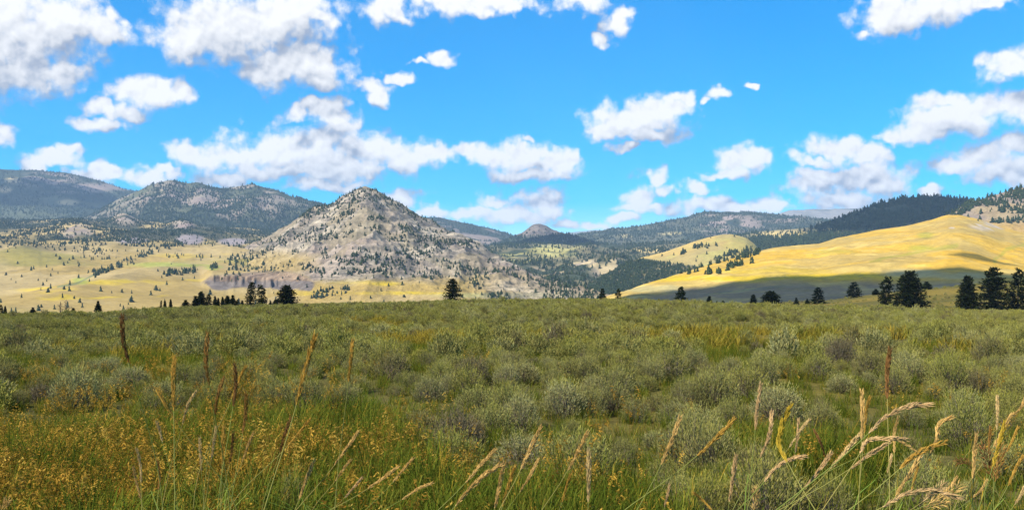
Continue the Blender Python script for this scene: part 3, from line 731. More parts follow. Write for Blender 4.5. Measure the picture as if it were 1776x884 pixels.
def brome_proto(seed, n):
    r = np.random.default_rng(seed); g = Geo()
    for i in range(n):
        a = r.uniform(0, 6.283); q = .17 * math.sqrt(r.uniform(0, 1)); b = np.array([math.cos(a) * q, math.sin(a) * q, 0])
        h = r.uniform(.30, .56); az = r.normal(0.3, 1.3); d = np.array([math.cos(az), math.sin(az), 0]); ln = r.uniform(.12, .4)
        P = lambda t: b + d * ln * h * t * t + np.array([0, 0, h * t])
        sc_ = np.array([.8, 1.0, .7]) * r.uniform(.5, .9)
        g.tube([P(0), P(.4), P(.75), P(1)], [.0022, .0019, .0014, .001], 3, sc_)
        tint = r.uniform(.7, 1.3)
        ns = r.integers(16, 26)
        top = P(1); back = P(.66)
        for k in range(ns):
            f = k / ns; p = back * (1 - f) + top * f
            droop = d * (.01 + .035 * r.uniform()) * r.uniform(.5, 1.2) + r.normal(0, .008, 3) + np.array([0, 0, -.01 + .03 * (1 - f) - .02 * f])
            p = p + droop; ld = nrm(d * .8 + np.array([0, 0, r.uniform(-1.1, .3)]) + r.normal(0, .25, 3)); L = r.uniform(.02, .038)
            wv = nrm(np.cross(ld, r.normal(0, 1, 3))) * r.uniform(.0032, .0055)
            g.quad(p, p + ld * L * .45 - wv, p + ld * L, p + ld * L * .45 + wv, np.array([1, 1, 1]) * tint * r.uniform(.75, 1.25))
        if r.uniform() < .6: blade(g, r, b, h * .6, .005, r.uniform(.3, .9), np.array([.55, .8, .6]) * r.uniform(.7, 1.1))
    return g.mesh("seed_grass_tuft", M_BROME)

def pine_proto(seed, H, prof, levels, nbr, tufts, needle, gap=0.0, lean=0.0, h0=.10, droop=.15, open_=0.0):
    r = np.random.default_rng(seed); g = Geo(); w = Geo()
    ax = lambda t: np.array([lean * H * t * t, 0, H * t])
    w.tube([ax(0) - np.array([0, 0, .3]), ax(.15), ax(.45), ax(.8), ax(.98)], [.028 * H, .021 * H, .014 * H, .006 * H, .002 * H], 7)
    for i in range(levels):
        t = h0 + (1 - h0) * ((i + r.uniform(-.3, .3)) / levels); t = min(max(t, h0), .985)
        for j in range(nbr):
            if r.uniform() < gap: continue
            az = j / nbr * 6.283 + i * 1.3 + r.normal(0, .25); L = prof(t) * H * r.uniform(.72, 1.12)
            d = np.array([math.cos(az), math.sin(az), 0]); b = ax(t)
            up = (t - .45) * .9 - droop
            tip = b + d * L + np.array([0, 0, L * up + .06 * H * (r.uniform() - .5)])
            w.tube([b, (b + tip) / 2 + np.array([0, 0, .02 * L]), tip], [.006 * H * (1.1 - t), .004 * H * (1.1 - t), .001 * H], 3)
            nt_ = max(2, int(tufts * L / (0.2 * H) + .5))
            for k in range(nt_):
                f = 1 - (k + r.uniform(0, .8)) / nt_ * (1 - open_ * .6); p = b * (1 - f) + tip * f + r.normal(0, .012 * H, 3)
                c = r.uniform(.7, 1.35)
                for q in range(5):
                    ld = nrm(d * r.uniform(.2, 1) + r.normal(0, .6, 3) + np.array([0, 0, .35])); wv = nrm(np.cross(ld, r.normal(0, 1, 3))) * needle * H * .30
                    g.tri(p - wv, p + wv, p + ld * needle * H * r.uniform(.8, 1.4), c * r.uniform(.85, 1.15))
    for k in range(14):   # leader
        p = ax(r.uniform(.9, .99)); ld = nrm(r.normal(0, .5, 3) + np.array([0, 0, 1])); wv = nrm(np.cross(ld, r.normal(0, 1, 3))) * needle * H * .25
        g.tri(p - wv, p + wv, p + ld * needle * H, 1.0)
    return g.mesh("pine_crown", M_NEEDLE), w.mesh("pine_trunk", M_BARK)

def far_tree_proto(seed, slim, lay=6):
    r = np.random.default_rng(seed); g = Geo()
    for i in range(lay):
        z0 = .06 + .9 * i / lay; z1 = min(1.0, z0 + 1.75 / lay); R = slim * (1 - (i / lay)) ** .8 * r.uniform(.85, 1.1) + .02
        n = 9; off = r.uniform(-.02, .02, 2); ring = []
        for j in range(n):
            a = 6.283 * (j + r.uniform(-.3, .3)) / n; q = R * r.uniform(.6, 1.25)
            ring.append(np.array([math.cos(a) * q + off[0], math.sin(a) * q + off[1], z0 + r.uniform(-.05, .04)]))
        top = np.array([off[0] * .5, off[1] * .5, z1]); c = r.uniform(.8, 1.25)
        for j in range(n):
            if r.uniform() < .12: continue
            g.tri(ring[j], ring[(j + 1) % n], top, c * r.uniform(.8, 1.2))
    g.tube([(0, 0, -.05), (0, 0, .25)], [.03, .025], 4, .6)
    return g.mesh("far_conifer", M_FARTREE)

PROTO = bpy.data.collections.new("plant_meshes")       # never linked to the scene: only feeds the instancers
def proto_coll(name, meshes):
    c = bpy.data.collections.new(name)
    for i, m in enumerate(meshes):
        o = bpy.data.objects.new(f"{name}_{i:02d}", m); c.objects.link(o)
    return c

def instancer(name, pts, rot, scl, idx, coll, mat):
    me = bpy.data.meshes.new(name); n = len(pts)
    me.vertices.add(n); me.vertices.foreach_set("co", np.asarray(pts, np.float32).ravel())
    for nm, ty, v in (("rot", "FLOAT_VECTOR", rot), ("scl", "FLOAT_VECTOR", scl)):
        a = me.attributes.new(nm, ty, "POINT"); a.data.foreach_set("vector", np.asarray(v, np.float32).ravel())
    a = me.attributes.new("idx", "INT", "POINT"); a.data.foreach_set("value", np.asarray(idx, np.int32))
    o = obj(name, me); me.materials.append(mat)
    t = bpy.data.node_groups.new("scatter_" + name, "GeometryNodeTree")
    t.interface.new_socket("Geometry", in_out="INPUT", socket_type="NodeSocketGeometry")
    t.interface.new_socket("Geometry", in_out="OUTPUT", socket_type="NodeSocketGeometry")
    N, L = t.nodes, t.links
    gi, go = N.new("NodeGroupInput"), N.new("NodeGroupOutput")
    ci = N.new("GeometryNodeCollectionInfo"); ci.inputs["Collection"].default_value = coll
    ci.inputs["Separate Children"].default_value = True; ci.inputs["Reset Children"].default_value = True
    ip = N.new("GeometryNodeInstanceOnPoints"); ip.inputs["Pick Instance"].default_value = True
    L.new(gi.outputs[0], ip.inputs["Points"]); L.new(ci.outputs[0], ip.inputs["Instance"])
    for nm, ty, s in (("idx", "INT", "Instance Index"), ("rot", "FLOAT_VECTOR", "Rotation"), ("scl", "FLOAT_VECTOR", "Scale")):
        a = N.new("GeometryNodeInputNamedAttribute"); a.data_type = ty; a.inputs["Name"].default_value = nm
        L.new([x for x in a.outputs if x.enabled][0], ip.inputs[s])
    L.new(ip.outputs[0], go.inputs[0])
    md = o.modifiers.new("scatter", "NODES"); md.node_group = t
    return tag(o, kind="stuff")

def rots(n, tilt=0.1):
    return np.stack([rng.normal(0, tilt, n), rng.normal(0, tilt, n), rng.uniform(0, 6.283, n)], -1)

# ------------------------------------------------------------------ trees on the far slopes
def forest_trees():
    far = [far_tree_proto(100 + i, s) for i, s in enumerate((.19, .23, .27, .33, .38, .24, .30, .42))]
    def lines(px, py, segs):
        m = 0
        for pts, w, a in segs: m = np.maximum(m, a * (1 - sstep(w * .6, w * 1.3, seg_d(px, py, pts))))
        return m
    def d_peak(px, py, n):
        m = lines(px, py, [([(450,422),(500,419),(545,412),(590,409),(612,406)],6,.9),([(640,381),(665,379)],4,.8),([(690,394),(728,402)],5,.9),([(740,424),(775,428)],5,.9),
            ([(750,414),(795,421),(815,428)],5,.9),([(634,443),(660,450)],4,.9),([(655,452),(690,468),(702,473)],4,.6),([(697,436),(704,452)],5,.8),([(710,450),(714,472)],5,.8),([(780,462),(805,464)],7,.8),
            ([(815,470),(840,482)],8,.7),([(822,488),(832,496)],7,.8),([(560,436),(568,452)],7,.8),([(602,460),(610,472)],6,.8),([(525,463),(560,472)],6,.7),([(610,355),(625,343),(640,338)],6,.5),
            ([(664,342),(690,356)],3,.5),([(545,512),(600,504)],7,.55),([(846,514),(880,512)],5,.6),([(575,380),(600,378)],3,.6),([(660,466),(668,474)],5,.8),([(435,468),(500,462)],9,.35),([(735,398),(765,404)],3,.6),([(620,362),(670,360)],4,.35),([(585,392),(640,396)],3,.4)])
        m = np.maximum(m, .55 * (py < 484) * sstep(.50, .62, n)); m = np.maximum(m, .55 * sstep(855, 910, px) * sstep(.40, .55, n))
        m = np.maximum(m, 1.2 * (px < 615) * (py < 378) * sstep(.3, .5, n)); m = np.maximum(m, .5 * (py < 352))
        return np.maximum(m, .018)
    def d_left(px, py, n):
        m = lines(px, py, [([(166,474),(215,457),(258,438),(300,424),(330,415)],5,.9),([(303,474),(338,468)],5,.9),([(370,465),(375,462)],4,.5),([(292,446),(315,443)],4,.5),([(280,478),(300,474)],4,.5),([(350,450),(348,446)],4,.5)])
        up = 1 - sstep(408, 428, py + (n - .5) * 46)
        m = np.maximum(m, 1.9 * up * sstep(.30, .44, n))
        m = np.maximum(m, .65 * (1 - sstep(425, 470, py + px * .04)) * (px < 330) * sstep(.46, .56, n)); m = np.maximum(m, .6 * (px > 395) * (py < 475) * sstep(.40, .55, n))
        m = np.maximum(m, .75 * lines(px, py, [([(0,405),(60,399),(120,392)],7,1),([(240,404),(300,410),(420,408),(560,418)],7,1),([(120,412),(150,424)],7,1)]) * sstep(.3, .5, n))
        kn = np.maximum(blob(px, py, 218, 376, 22, 11), blob(px, py, 135, 402, 26, 11)); kn = np.maximum(kn, np.maximum(blob(px, py, 330, 415, 24, 8), blob(px, py, 405, 419, 26, 6)))
        return np.maximum(m * (1 - .9 * kn), .012)
    def d_mid(px, py, n):
        m = .85 * sstep(.36, .5, n)
        kn = np.maximum(blob(px, py, 1015, 458, 22, 8), blob(px, py, 1060, 470, 30, 12)); kn = np.maximum(kn, blob(px, py, 960, 500, 30, 7)); kn = np.maximum(kn, blob(px, py, 1360, 408, 50, 8)); kn = np.maximum(kn, blob(px, py, 900, 500, 28, 8))
        m = m * (1 - .85 * kn) * (1 - .8 * meadow_mid(px, py))
        m = np.maximum(m, .9 * sstep(1080, 1110, px) * sstep(448, 456, py))
        return np.maximum(m, .10)
    def d_gold(px, py, n):
        m = lines(px, py, [([(1262,466),(1285,459)],3.2,1),([(1216,461),(1262,450)],3,.75),([(1279,449),(1318,438)],3,1),([(1250,444),(1272,441)],3,.6),([(1195,476),(1198,474)],3,.8),([(1206,475),(1208,473)],3,.8),([(1224,474),(1232,473)],3,.8),
            ([(1244,473),(1252,470)],3,.8),([(1302,455),(1303,453)],3,1),([(1180,472),(1215,460)],3,.6)])
        return np.maximum(m, .9 * sstep(1690, 1720, px) * (py < 386) * .25)
    def d_dome(px, py, n):
        m = lines(px, py, [([(1204,430),(1216,428)],3,.7),([(1295,434),(1300,438)],6,.7),([(1225,429),(1227,428)],3,.8),([(1183,439),(1186,437)],3,.8),([(1262,440),(1276,438)],4,.7),([(1242,427),(1243,426)],2,.8),([(1240,448),(1310,440)],4,.5)])
        m = np.maximum(m, .8 * sstep(0, 3, py - dome_foot(px)) * sstep(.3, .5, n))
        return np.maximum(m, .006)
    spec = [("m1", 9000, lambda a,b,n: .95*sstep(.30,.44,n)+.06, (9,14), 260), ("m2", 11000, lambda a,b,n: .8*sstep(.34,.5,n)+.12, (9,14), 170), ("m3", 2500, lambda a,b,n: .8*sstep(.34,.5,n), (9,14), 220),
        ("m4", 10000, lambda a,b,n: .9*sstep(.32,.46,n)+.1, (9,14), 220), ("butte", 1500, lambda a,b,n: np.where(b<408,.16,.9), (9,13), 80), ("shoulder", 3500, lambda a,b,n: .95+0*n, (11,15), 100),
        ("m5", 9000, lambda a,b,n: (.85*sstep(.25,.4,n)+.1)*(1-.85*m5_meadow(a,b)), (11,16), 150), ("mid", 22000, d_mid, (8,12), 130), ("left", 36000, d_left, (5,9), 110), ("peak", 22000, d_peak, (4,7), 80),
        ("m6", 4500, lambda a,b,n: np.where(b<388,1.3*sstep(.36,.55,n)*sstep(1640,1700,a+(b-330))+.06,0), (7,12), 90), ("gold", 7200, d_gold, (5,8), 100), ("dome", 7000, d_dome, (5,8.5), 100)]
    A = []
    for key, n, dens, (h0, h1), s in spec:
        h = HILLS[key]; nt = h["nt"]; npx = len(h["px"])
        u = rng.uniform(0, npx - 1.001, n * 3); v = rng.uniform(0, nt - 1.001, n * 3)
        i = u.astype(int); j = v.astype(int); fu, fv = u - i, v - j
        B = lambda k: (h[k][i, j] * (1 - fu) + h[k][i + 1, j] * fu) * (1 - fv) + (h[k][i, j + 1] * (1 - fu) + h[k][i + 1, j + 1] * fu) * fv
        X, D, Z = B("X"), B("D"), B("Z"); px = CX + F * X / D; py = HOR + F * (ZE - Z) / D
        w = dens(px, py, fbm(X / s, D / s, 4, 61))
        # even out: rows crowd where the slope is seen edge-on
        keep = (rng.uniform(0, 1, n * 3) < w * .5) & (px > -400) & (px < 2150) & (py < 546)
        vis = h["vis"][i, j] & h["vis"][i + 1, np.minimum(j + 1, h["vis"].shape[1] - 1)]
        for k2, hh in HILLS.items():      # hidden behind a nearer hill?
            if k2 == key: continue
            a = hh["px"]; near = np.interp(px, a, hh["sD"], left=1e9, right=1e9) < D - 60
            vis &= ~(near & (np.interp(px, a, hh["sky"], left=1e9, right=1e9) < py - 2))
        cr = np.interp(px, CRX, CRY); cr = np.where(px > 1160, np.minimum(cr, np.interp(px, HPX, HPY)), cr)
        vis &= py < cr - 1
        keep &= vis
        hgt = rng.uniform(h0, h1, n * 3) * (0.75 + .5 * rng.uniform(0, 1, n * 3) ** 2)
        for a in np.nonzero(keep)[0]: A.append((X[a], D[a], Z[a], hgt[a], key, px[a], py[a]))
    size = np.array([a[3] / a[1] * (1 if 4 < a[5] < 1770 and a[6] < 535 else 0) for a in A])
    order = np.argsort(-size)
    single = set(order[:240].tolist())
    names = {"left": ("conifer dotted over the tan meadows and foothills on the left", "conifers on the left foothills"), "peak": ("small dark conifer on the slopes of the pointed granite peak", "conifers on the granite peak"),
        "gold": ("dark conifer in the broken tree rows on the golden hill", "conifers on the golden hill"), "dome": ("dark conifer scattered on the rounded golden dome", "conifers on the golden dome"),
        "mid": ("conifer in the wooded valley beneath the far round butte", "conifers in the wooded valley"), "m6": ("conifer on the rocky slope at the far right edge", "conifers on the rocky right hill"),
        "mesa": ("low conifer growing against the dark scree bank", "conifers at the scree bank"), "m5": ("conifer in the dark forest right of the valley", "conifers in the dark right forest")}
    P, S, I, Rz = [], [], [], []
    for k, a in enumerate(A):
        pi = int(rng.integers(0, len(far))); rz = rng.uniform(0, 6.28); s = a[3]; wd = s * rng.uniform(.85, 1.25)
        if k in single and a[4] in names:
            o = obj("conifer", far[pi]); o.location = (a[0], a[1], a[2] - .15); o.rotation_euler = (0, 0, rz); o.scale = (wd, wd, s)
            lb, gp = names[a[4]]; tag(o, lb, "conifer", gp)
        else:
            P.append((a[0], a[1], a[2] - .3)); S.append((wd, wd, s)); I.append(pi); Rz.append((0, 0, rz))
    print("far trees", len(A), {k: sum(1 for a in A if a[4] == k) for k in HILLS})
    instancer("distant_forest", P, Rz, S, I, proto_coll("far_conifer", far), M_FARTREE)
forest_trees()

# ------------------------------------------------------------------ the dark pines along the crest of the field
def crest_trees():
    H = 8.0
    cone = lambda t: .26 * (1 - t) ** .75 + .02
    wide = lambda t: .34 * (1 - t) ** .6 * (0.75 + .25 * math.sin(min(1, t * 5) * 1.57)) + .02
    oval = lambda t: .30 * math.sin(min(1, t + .18) * 3.0) ** .8 * (t < .97) + .02
    slim = lambda t: .15 * (1 - t) ** .4 + .015
    K = {"fir": pine_proto(1, H, cone, 30, 9, 7, .045), "wide": pine_proto(2, H, wide, 26, 9, 8, .045, .05, h0=.09),
         "open": pine_proto(3, H, wide, 17, 6, 8, .05, .15, h0=.13, open_=.5), "slim": pine_proto(4, H, slim, 30, 7, 5, .04, .12, .06, h0=.04),
         "round": pine_proto(5, H, oval, 24, 9, 8, .05, .05, h0=.06), "scrag": pine_proto(6, H, lambda t: .24 * (1 - t) ** .3 * (.6 + .4 * abs(math.sin(t * 11))), 19, 6, 7, .048, .14, .05, h0=.10, open_=.45),
         "big": pine_proto(7, H, lambda t: .36 * (1 - t) ** .55 * (.75 + .25 * abs(math.sin(t * 13))), 22, 8, 8, .04, .12, h0=.08, droop=.05)}
    natw = {"fir": .44, "wide": .48, "open": .56, "slim": .28, "round": .50, "scrag": .42, "big": .50}
    root = {}
    # picture x, top row, base row, width, distance, kind, label
    T = [
     (322,520,530,10,270,"round","small round pine starting the left crest row, a gap from the others"),
     (339,513,531,10,270,"round","rounded lower pine leaning on the taller one at the left row's start"),
     (349,506,531,14,272,"wide","full bushy pine, tallest of the left end of the crest row"),
     (361.5,510,530,12,275,"open","ragged loose pine just right of the tall bushy row pine"),
     (373,514,530,8,268,"fir","narrow pointed pine, left one of a close pair in the crest row"),
     (378.5,517,530,7,272,"fir","short pointed pine, right one of a close pair in the crest row"),
     (386,515,530,7,266,"fir","slender pine left of three touching pines in the crest row"),
     (394.5,513,530,11,274,"wide","middle broad pine of three touching pines in the crest row"),
     (404,512,530,10,270,"round","right tallest pine of three touching pines in the crest row"),
     (412,519,530,6,265,"open","thin see-through young pine right of the three touching pines"),
     (420,521,530,7,268,"round","small rounded pine at the foot of the tall leaning one"),
     (434,489.5,530,15,262,"slim","tall thin leaning pine, highest of the left crest row"),
     (454,494,530,17,264,"scrag","tall column shaped pine with loose twiggy right side"),
     (469,521.5,529,6,262,"round","tiny pine right of the twiggy column pine"),
     (478,519,529,10,260,"wide","low wide pine tucked left of the dense dark one"),
     (497,495,529,28,256,"wide","dense broad dark pine ending the left crest row"),
     (2,528,545,6,210,"scrag","young pine cut by the left picture edge"),
     (9,531,545,6,212,"fir","little pine beside the one at the left picture edge"),
     (170,522,538,8,215,"round","lone small pine on the left crest above the tan meadow"),
     (296,519,531,6,262,"fir","young pine nearest the row of three saplings on the left crest"),
     (286,521,531,4,262,"fir","middle sapling of three on the left crest"),
     (279,521,531,3.5,260,"slim","thinnest left sapling of three on the left crest"),
     (57,533,543,8,214,"round","low bushy pine left of the bare dead trees"),
     (127,534,541,9,214,"round","low bushy pine just right of the bare dead trees"),
     (785,483,521,33,255,"big","lone full dark pine standing on the crest before the granite peak"),
     (1045,500,518,14,250,"open","left of two small pines where the crest meets the golden slope"),
     (1073,501,518,15,250,"scrag","right leaning one of two small pines where crest meets golden slope"),
     (1142.5,518,529,7,240,"fir","tiny pine left of the tall sparse pine by the grey shadow"),
     (1181,497,531,27,236,"open","tall sparse pine with bare gaps at the start of the right crest"),
     (1206,522,532,5,238,"slim","thin sapling right of the tall sparse pine"),
     (1217.5,521,533,11,236,"round","squat pine left of the taller one in the right crest clump"),
     (1230,514,533,16,237,"fir","pointed pine, tallest of the small right crest clump"),
     (1243.5,522,533,6,236,"fir","narrow little pine right of the clump's tallest"),
     (1254,521,533,11,238,"open","loose low pine ending the small right crest clump"),
     (1306.5,511,531,17,244,"fir","broad cone pine left of the wide low one on the right crest"),
     (1337,505,531,37,246,"wide","wide low spreading pine on the right crest"),
     (1381,516,527,8,260,"round","small round pine midway along the right crest"),
     (1400,518,526,8,264,"round","tiny pine next to the middle open pine on the right crest"),
     (1419,498,523,24,282,"open","medium open pine on the grassy hump against grey shadow"),
     (1481,489,515,25,295,"open","high standing open pine alone on top of the grassy hump"),
     (1519,501,513,11,296,"round","small pine half behind the trunked pine on the hump"),
     (1536,480,532,30,228,"scrag","tall pine with a visible trunk left of the black cone pine"),
     (1577.5,471,535,50,222,"wide","large black cone pine, densest of the right trees"),
     (1607,488,504,15,298,"round","small pine peeping out right of the large black cone pine"),
     (1678,479.5,536,40,222,"fir","dark pointed pine left of the two big trees at the right edge"),
     (1723.5,463.5,538,57,219,"big","largest dark pine near the right edge with layered branches"),
     (1765,467,538,42,221,"scrag","tall layered pine cut by the right picture edge")]
    for i_, (px, top, base, w, D, kind, lb) in enumerate(T):
        if px < 1170: D = float(crest_d(px)) + 9 + (i_ % 3) * 4
        x = (px - CX) / F * D; z = float(ground_at(x, D))
        ztop = ZE - (top - HOR) / F * D; h = ztop - z
        wr = w / F * D
        if kind in root: r = copy_tree(root[kind])
        else:
            r = empty("pine_tree"); obj("crown", K[kind][0], r); obj("trunk", K[kind][1], r); root[kind] = r
        r.location = (x, D, z); s = h / H * 1.0
        sw = wr / (natw[kind] * H)
        sw = min(max(sw, s * .6), s * 2.4)
        sw *= 1.3 if px < 520 else 1.0
        r.scale = (sw, sw, s); r.rotation_euler = (0, 0, rng.uniform(0, 6.28) if kind != "slim" else -.4)
        tag(r, lb, "pine tree", "dark pines along the crest")
    # two bare dead trees
    for (px, top, seed, lb) in ((104, 522, 31, "shorter left bare dead tree on the left crest"), (114, 519, 32, "taller right bare dead tree on the left crest")):
        r = np.random.default_rng(seed); D = float(crest_d(px)) + 10; x = (px - CX) / F * D; z = float(ground_at(x, D)); h = ZE - (top - HOR) / F * D - z
        g = Geo(); b = Geo()
        g.tube([(0, 0, -.2), (.05, 0, h * .4), (.02, 0, h * .75), (.1, 0, h)], [.09, .07, .045, .015], 6)
        for k in range(26):
            t = r.uniform(.25, .95); a = r.uniform(0, 6.28); L = (1.05 - t) * .45 * h * r.uniform(.5, 1)
            p = np.array([.04, 0, h * t]); q = p + np.array([math.cos(a) * L, math.sin(a) * L, L * r.uniform(.2, .9)])
            b.tube([p, (p + q) / 2 + r.normal(0, .05, 3), q], [.028, .018, .008], 4)
            for m in range(3):
                f = r.uniform(.4, 1); s_ = p + (q - p) * f; e = s_ + nrm(q - p + r.normal(0, L * .6, 3)) * L * .4; b.tube([s_, e], [.012, .005], 3)
        rt = empty("dead_tree", (x, D, z)); obj("trunk", g.mesh("dead_trunk", M_SNAG), rt); obj("branches", b.mesh("dead_branches", M_SNAG), rt)
        tag(rt, lb, "dead tree", "bare dead trees on the crest")
crest_trees()

# ------------------------------------------------------------------ sagebrush over the whole field
NAMED = []
def clear_of(x, y):
    m = np.ones(len(x))
    for a, b, r in NAMED: m = np.where(((x - a) / (r * .95)) ** 2 + ((y - b) / np.where(y < b, 1.5, r)) ** 2 < 1, 0, m)
    return m
def build_sage():
    near = [sage_proto(200 + i, 420, 12, .046, .0095, 70) for i in range(5)]
    mid = [sage_proto(220 + i, 220, 8, .072, .020, 40)[0] for i in range(5)]
    far = [sage_proto(240 + i, 95, 6, .105, .042, 14)[0] for i in range(4)]
    # sample the field: plane area is proportional to distance
    # jittered grid, so that bushes stand apart as mounds
    gx, gy = np.meshgrid(np.arange(-150, 150, .58), np.arange(3.2, 245, .58)); gx = gx.ravel() + rng.uniform(-.34, .34, gx.size); gy = gy.ravel() + rng.uniform(-.34, .34, gy.size)
    px = CX + F * gx / gy; k = np.abs(gx) < .585 * gy + 6; Y, px = gy[k], px[k]
    n2 = 9000
    Y = np.concatenate([Y, np.sqrt(rng.uniform(235 ** 2, 310 ** 2, n2))]); px = np.concatenate([px, rng.uniform(1150, 1960, n2)])
    x = (px - CX) / F * Y
    d = crest_d(px)
    dn = sstep(.30, .50, fbm(x / 2.6, Y / 2.6, 3, 91)) * .70 + .30
    dn *= sstep(.28, .42, fbm(x / 16, Y / 16, 3, 93)) * .45 + .55
    p = dn * (1 - .97 * sstep(.3, .7, grass_patch(px, Y))) * (1 - .96 * grass_zone(px, Y))
    over = Y - d
    p = np.where(over > 12, np.where(px > 1180, .30 * sstep(.48, .6, fbm(x / 20, Y / 8, 3, 77)), 0), p)
    p = np.where((px < 720) & (row(Y) > 712), 0, p); p = np.where(Y < 4.6, np.where(np.abs(x) > .585 * Y, p, 0), p)
    k = rng.uniform(0, 1, len(Y)) < p
    x, Y, px = x[k], Y[k], px[k]
    z = ground_at(x, Y)
    s = .32 + .56 * rng.uniform(0, 1, len(Y)) ** 1.7 * (0.8 + .45 * fbm(x / 9, Y / 9, 2, 15))
    s = np.where(Y < 9, np.minimum(s, .85), s)
    hs = s * rng.uniform(.66, 1.2, len(Y))
    order = np.argsort(Y)
    # bushes that stand out in the photograph: picture x, ground row, width in pixels, tall factor, label
    named = [(508,905,70,795,"pale upright sagebrush standing alone in the rusty seed grass at lower left"),
      (602,752,70,722,"low pale sagebrush in the green grass left of the middle"),
      (1330,905,190,768,"large dark hearted sagebrush at the bottom right behind the seed stalks"),
      (1225,905,120,800,"grey green sagebrush left of the large one at bottom right, rusty flowers at its foot"),
      (1440,900,110,800,"mid sized sagebrush right of the large one at bottom right"),
      (1600,890,170,782,"broad sagebrush behind the drooping stalks at bottom right"),
      (1572,775,62,735,"small rounded pale sagebrush in the green hollow at right"),
      (1175,870,110,803,"low grey sagebrush at the bottom edge of the middle thicket"),
      (1350,720,110,655,"bushy sagebrush above the green hollow at right"),
      (905,800,130,735,"grey green sagebrush at the front of the middle thicket, above the rusty grass")]
    def place(xx, yy, w, hh, pi, lb, gp=None, rz=0.0):
        o = obj("sagebrush", near[pi][0]); ch = obj("woody_stems", near[pi][1], o)
        o.location = (xx, yy, float(ground_at(xx, yy)) - .03); o.scale = (w, w, hh); o.rotation_euler = (0, 0, rz)
        tag(o, lb, "sagebrush", gp)
    for i, (bx, brow, bw, tall, lb) in enumerate(named):
        D = F * ZE / (brow - HOR); w = bw / F * D / 1.05; hh = (ZE - (tall - HOR) / F * D) / .74
        NAMED.append(((bx - CX) / F * D, D, w * .5))
        place((bx - CX) / F * D, D, w, hh, i % 5, lb, None, i * 1.7)
    cnt = 0
    P, S, I, R = [], [], [], []; P2, S2, I2, R2 = [], [], [], []
    for a in order:
        close = any(abs(px[a] - b[0]) < b[2] * .6 and abs(row(Y[a]) - b[1]) < 26 for b in named)
        if close: continue
        pt = (x[a], Y[a], z[a] - .03)
        if cnt < 290 and -10 < px[a] < 1786 and row(Y[a]) < 960:
            cnt += 1
            place(x[a], Y[a], s[a], hs[a], int(rng.integers(0, 5)), "grey green sagebrush, one of hundreds alike filling the field", "sagebrush filling the field", rng.uniform(0, 6.28))
        elif Y[a] < 70: P.append(pt); S.append((s[a], s[a], hs[a])); I.append(rng.integers(0, 5)); R.append((0, 0, rng.uniform(0, 6.28)))
        else: P2.append(pt); S2.append((s[a] * 1.05, s[a] * 1.05, hs[a])); I2.append(rng.integers(0, 4)); R2.append((0, 0, rng.uniform(0, 6.28)))
    print("sage", len(x), "single", cnt, "mid", len(P), "far", len(P2), "farthest single", Y[order[cnt]])
    nm = len(P)
    instancer("sagebrush_cover", P + P2, R + R2, S + S2, I + [i + 5 for i in I2], proto_coll("sagebrush", mid + far), M_SAGE)
build_sage()

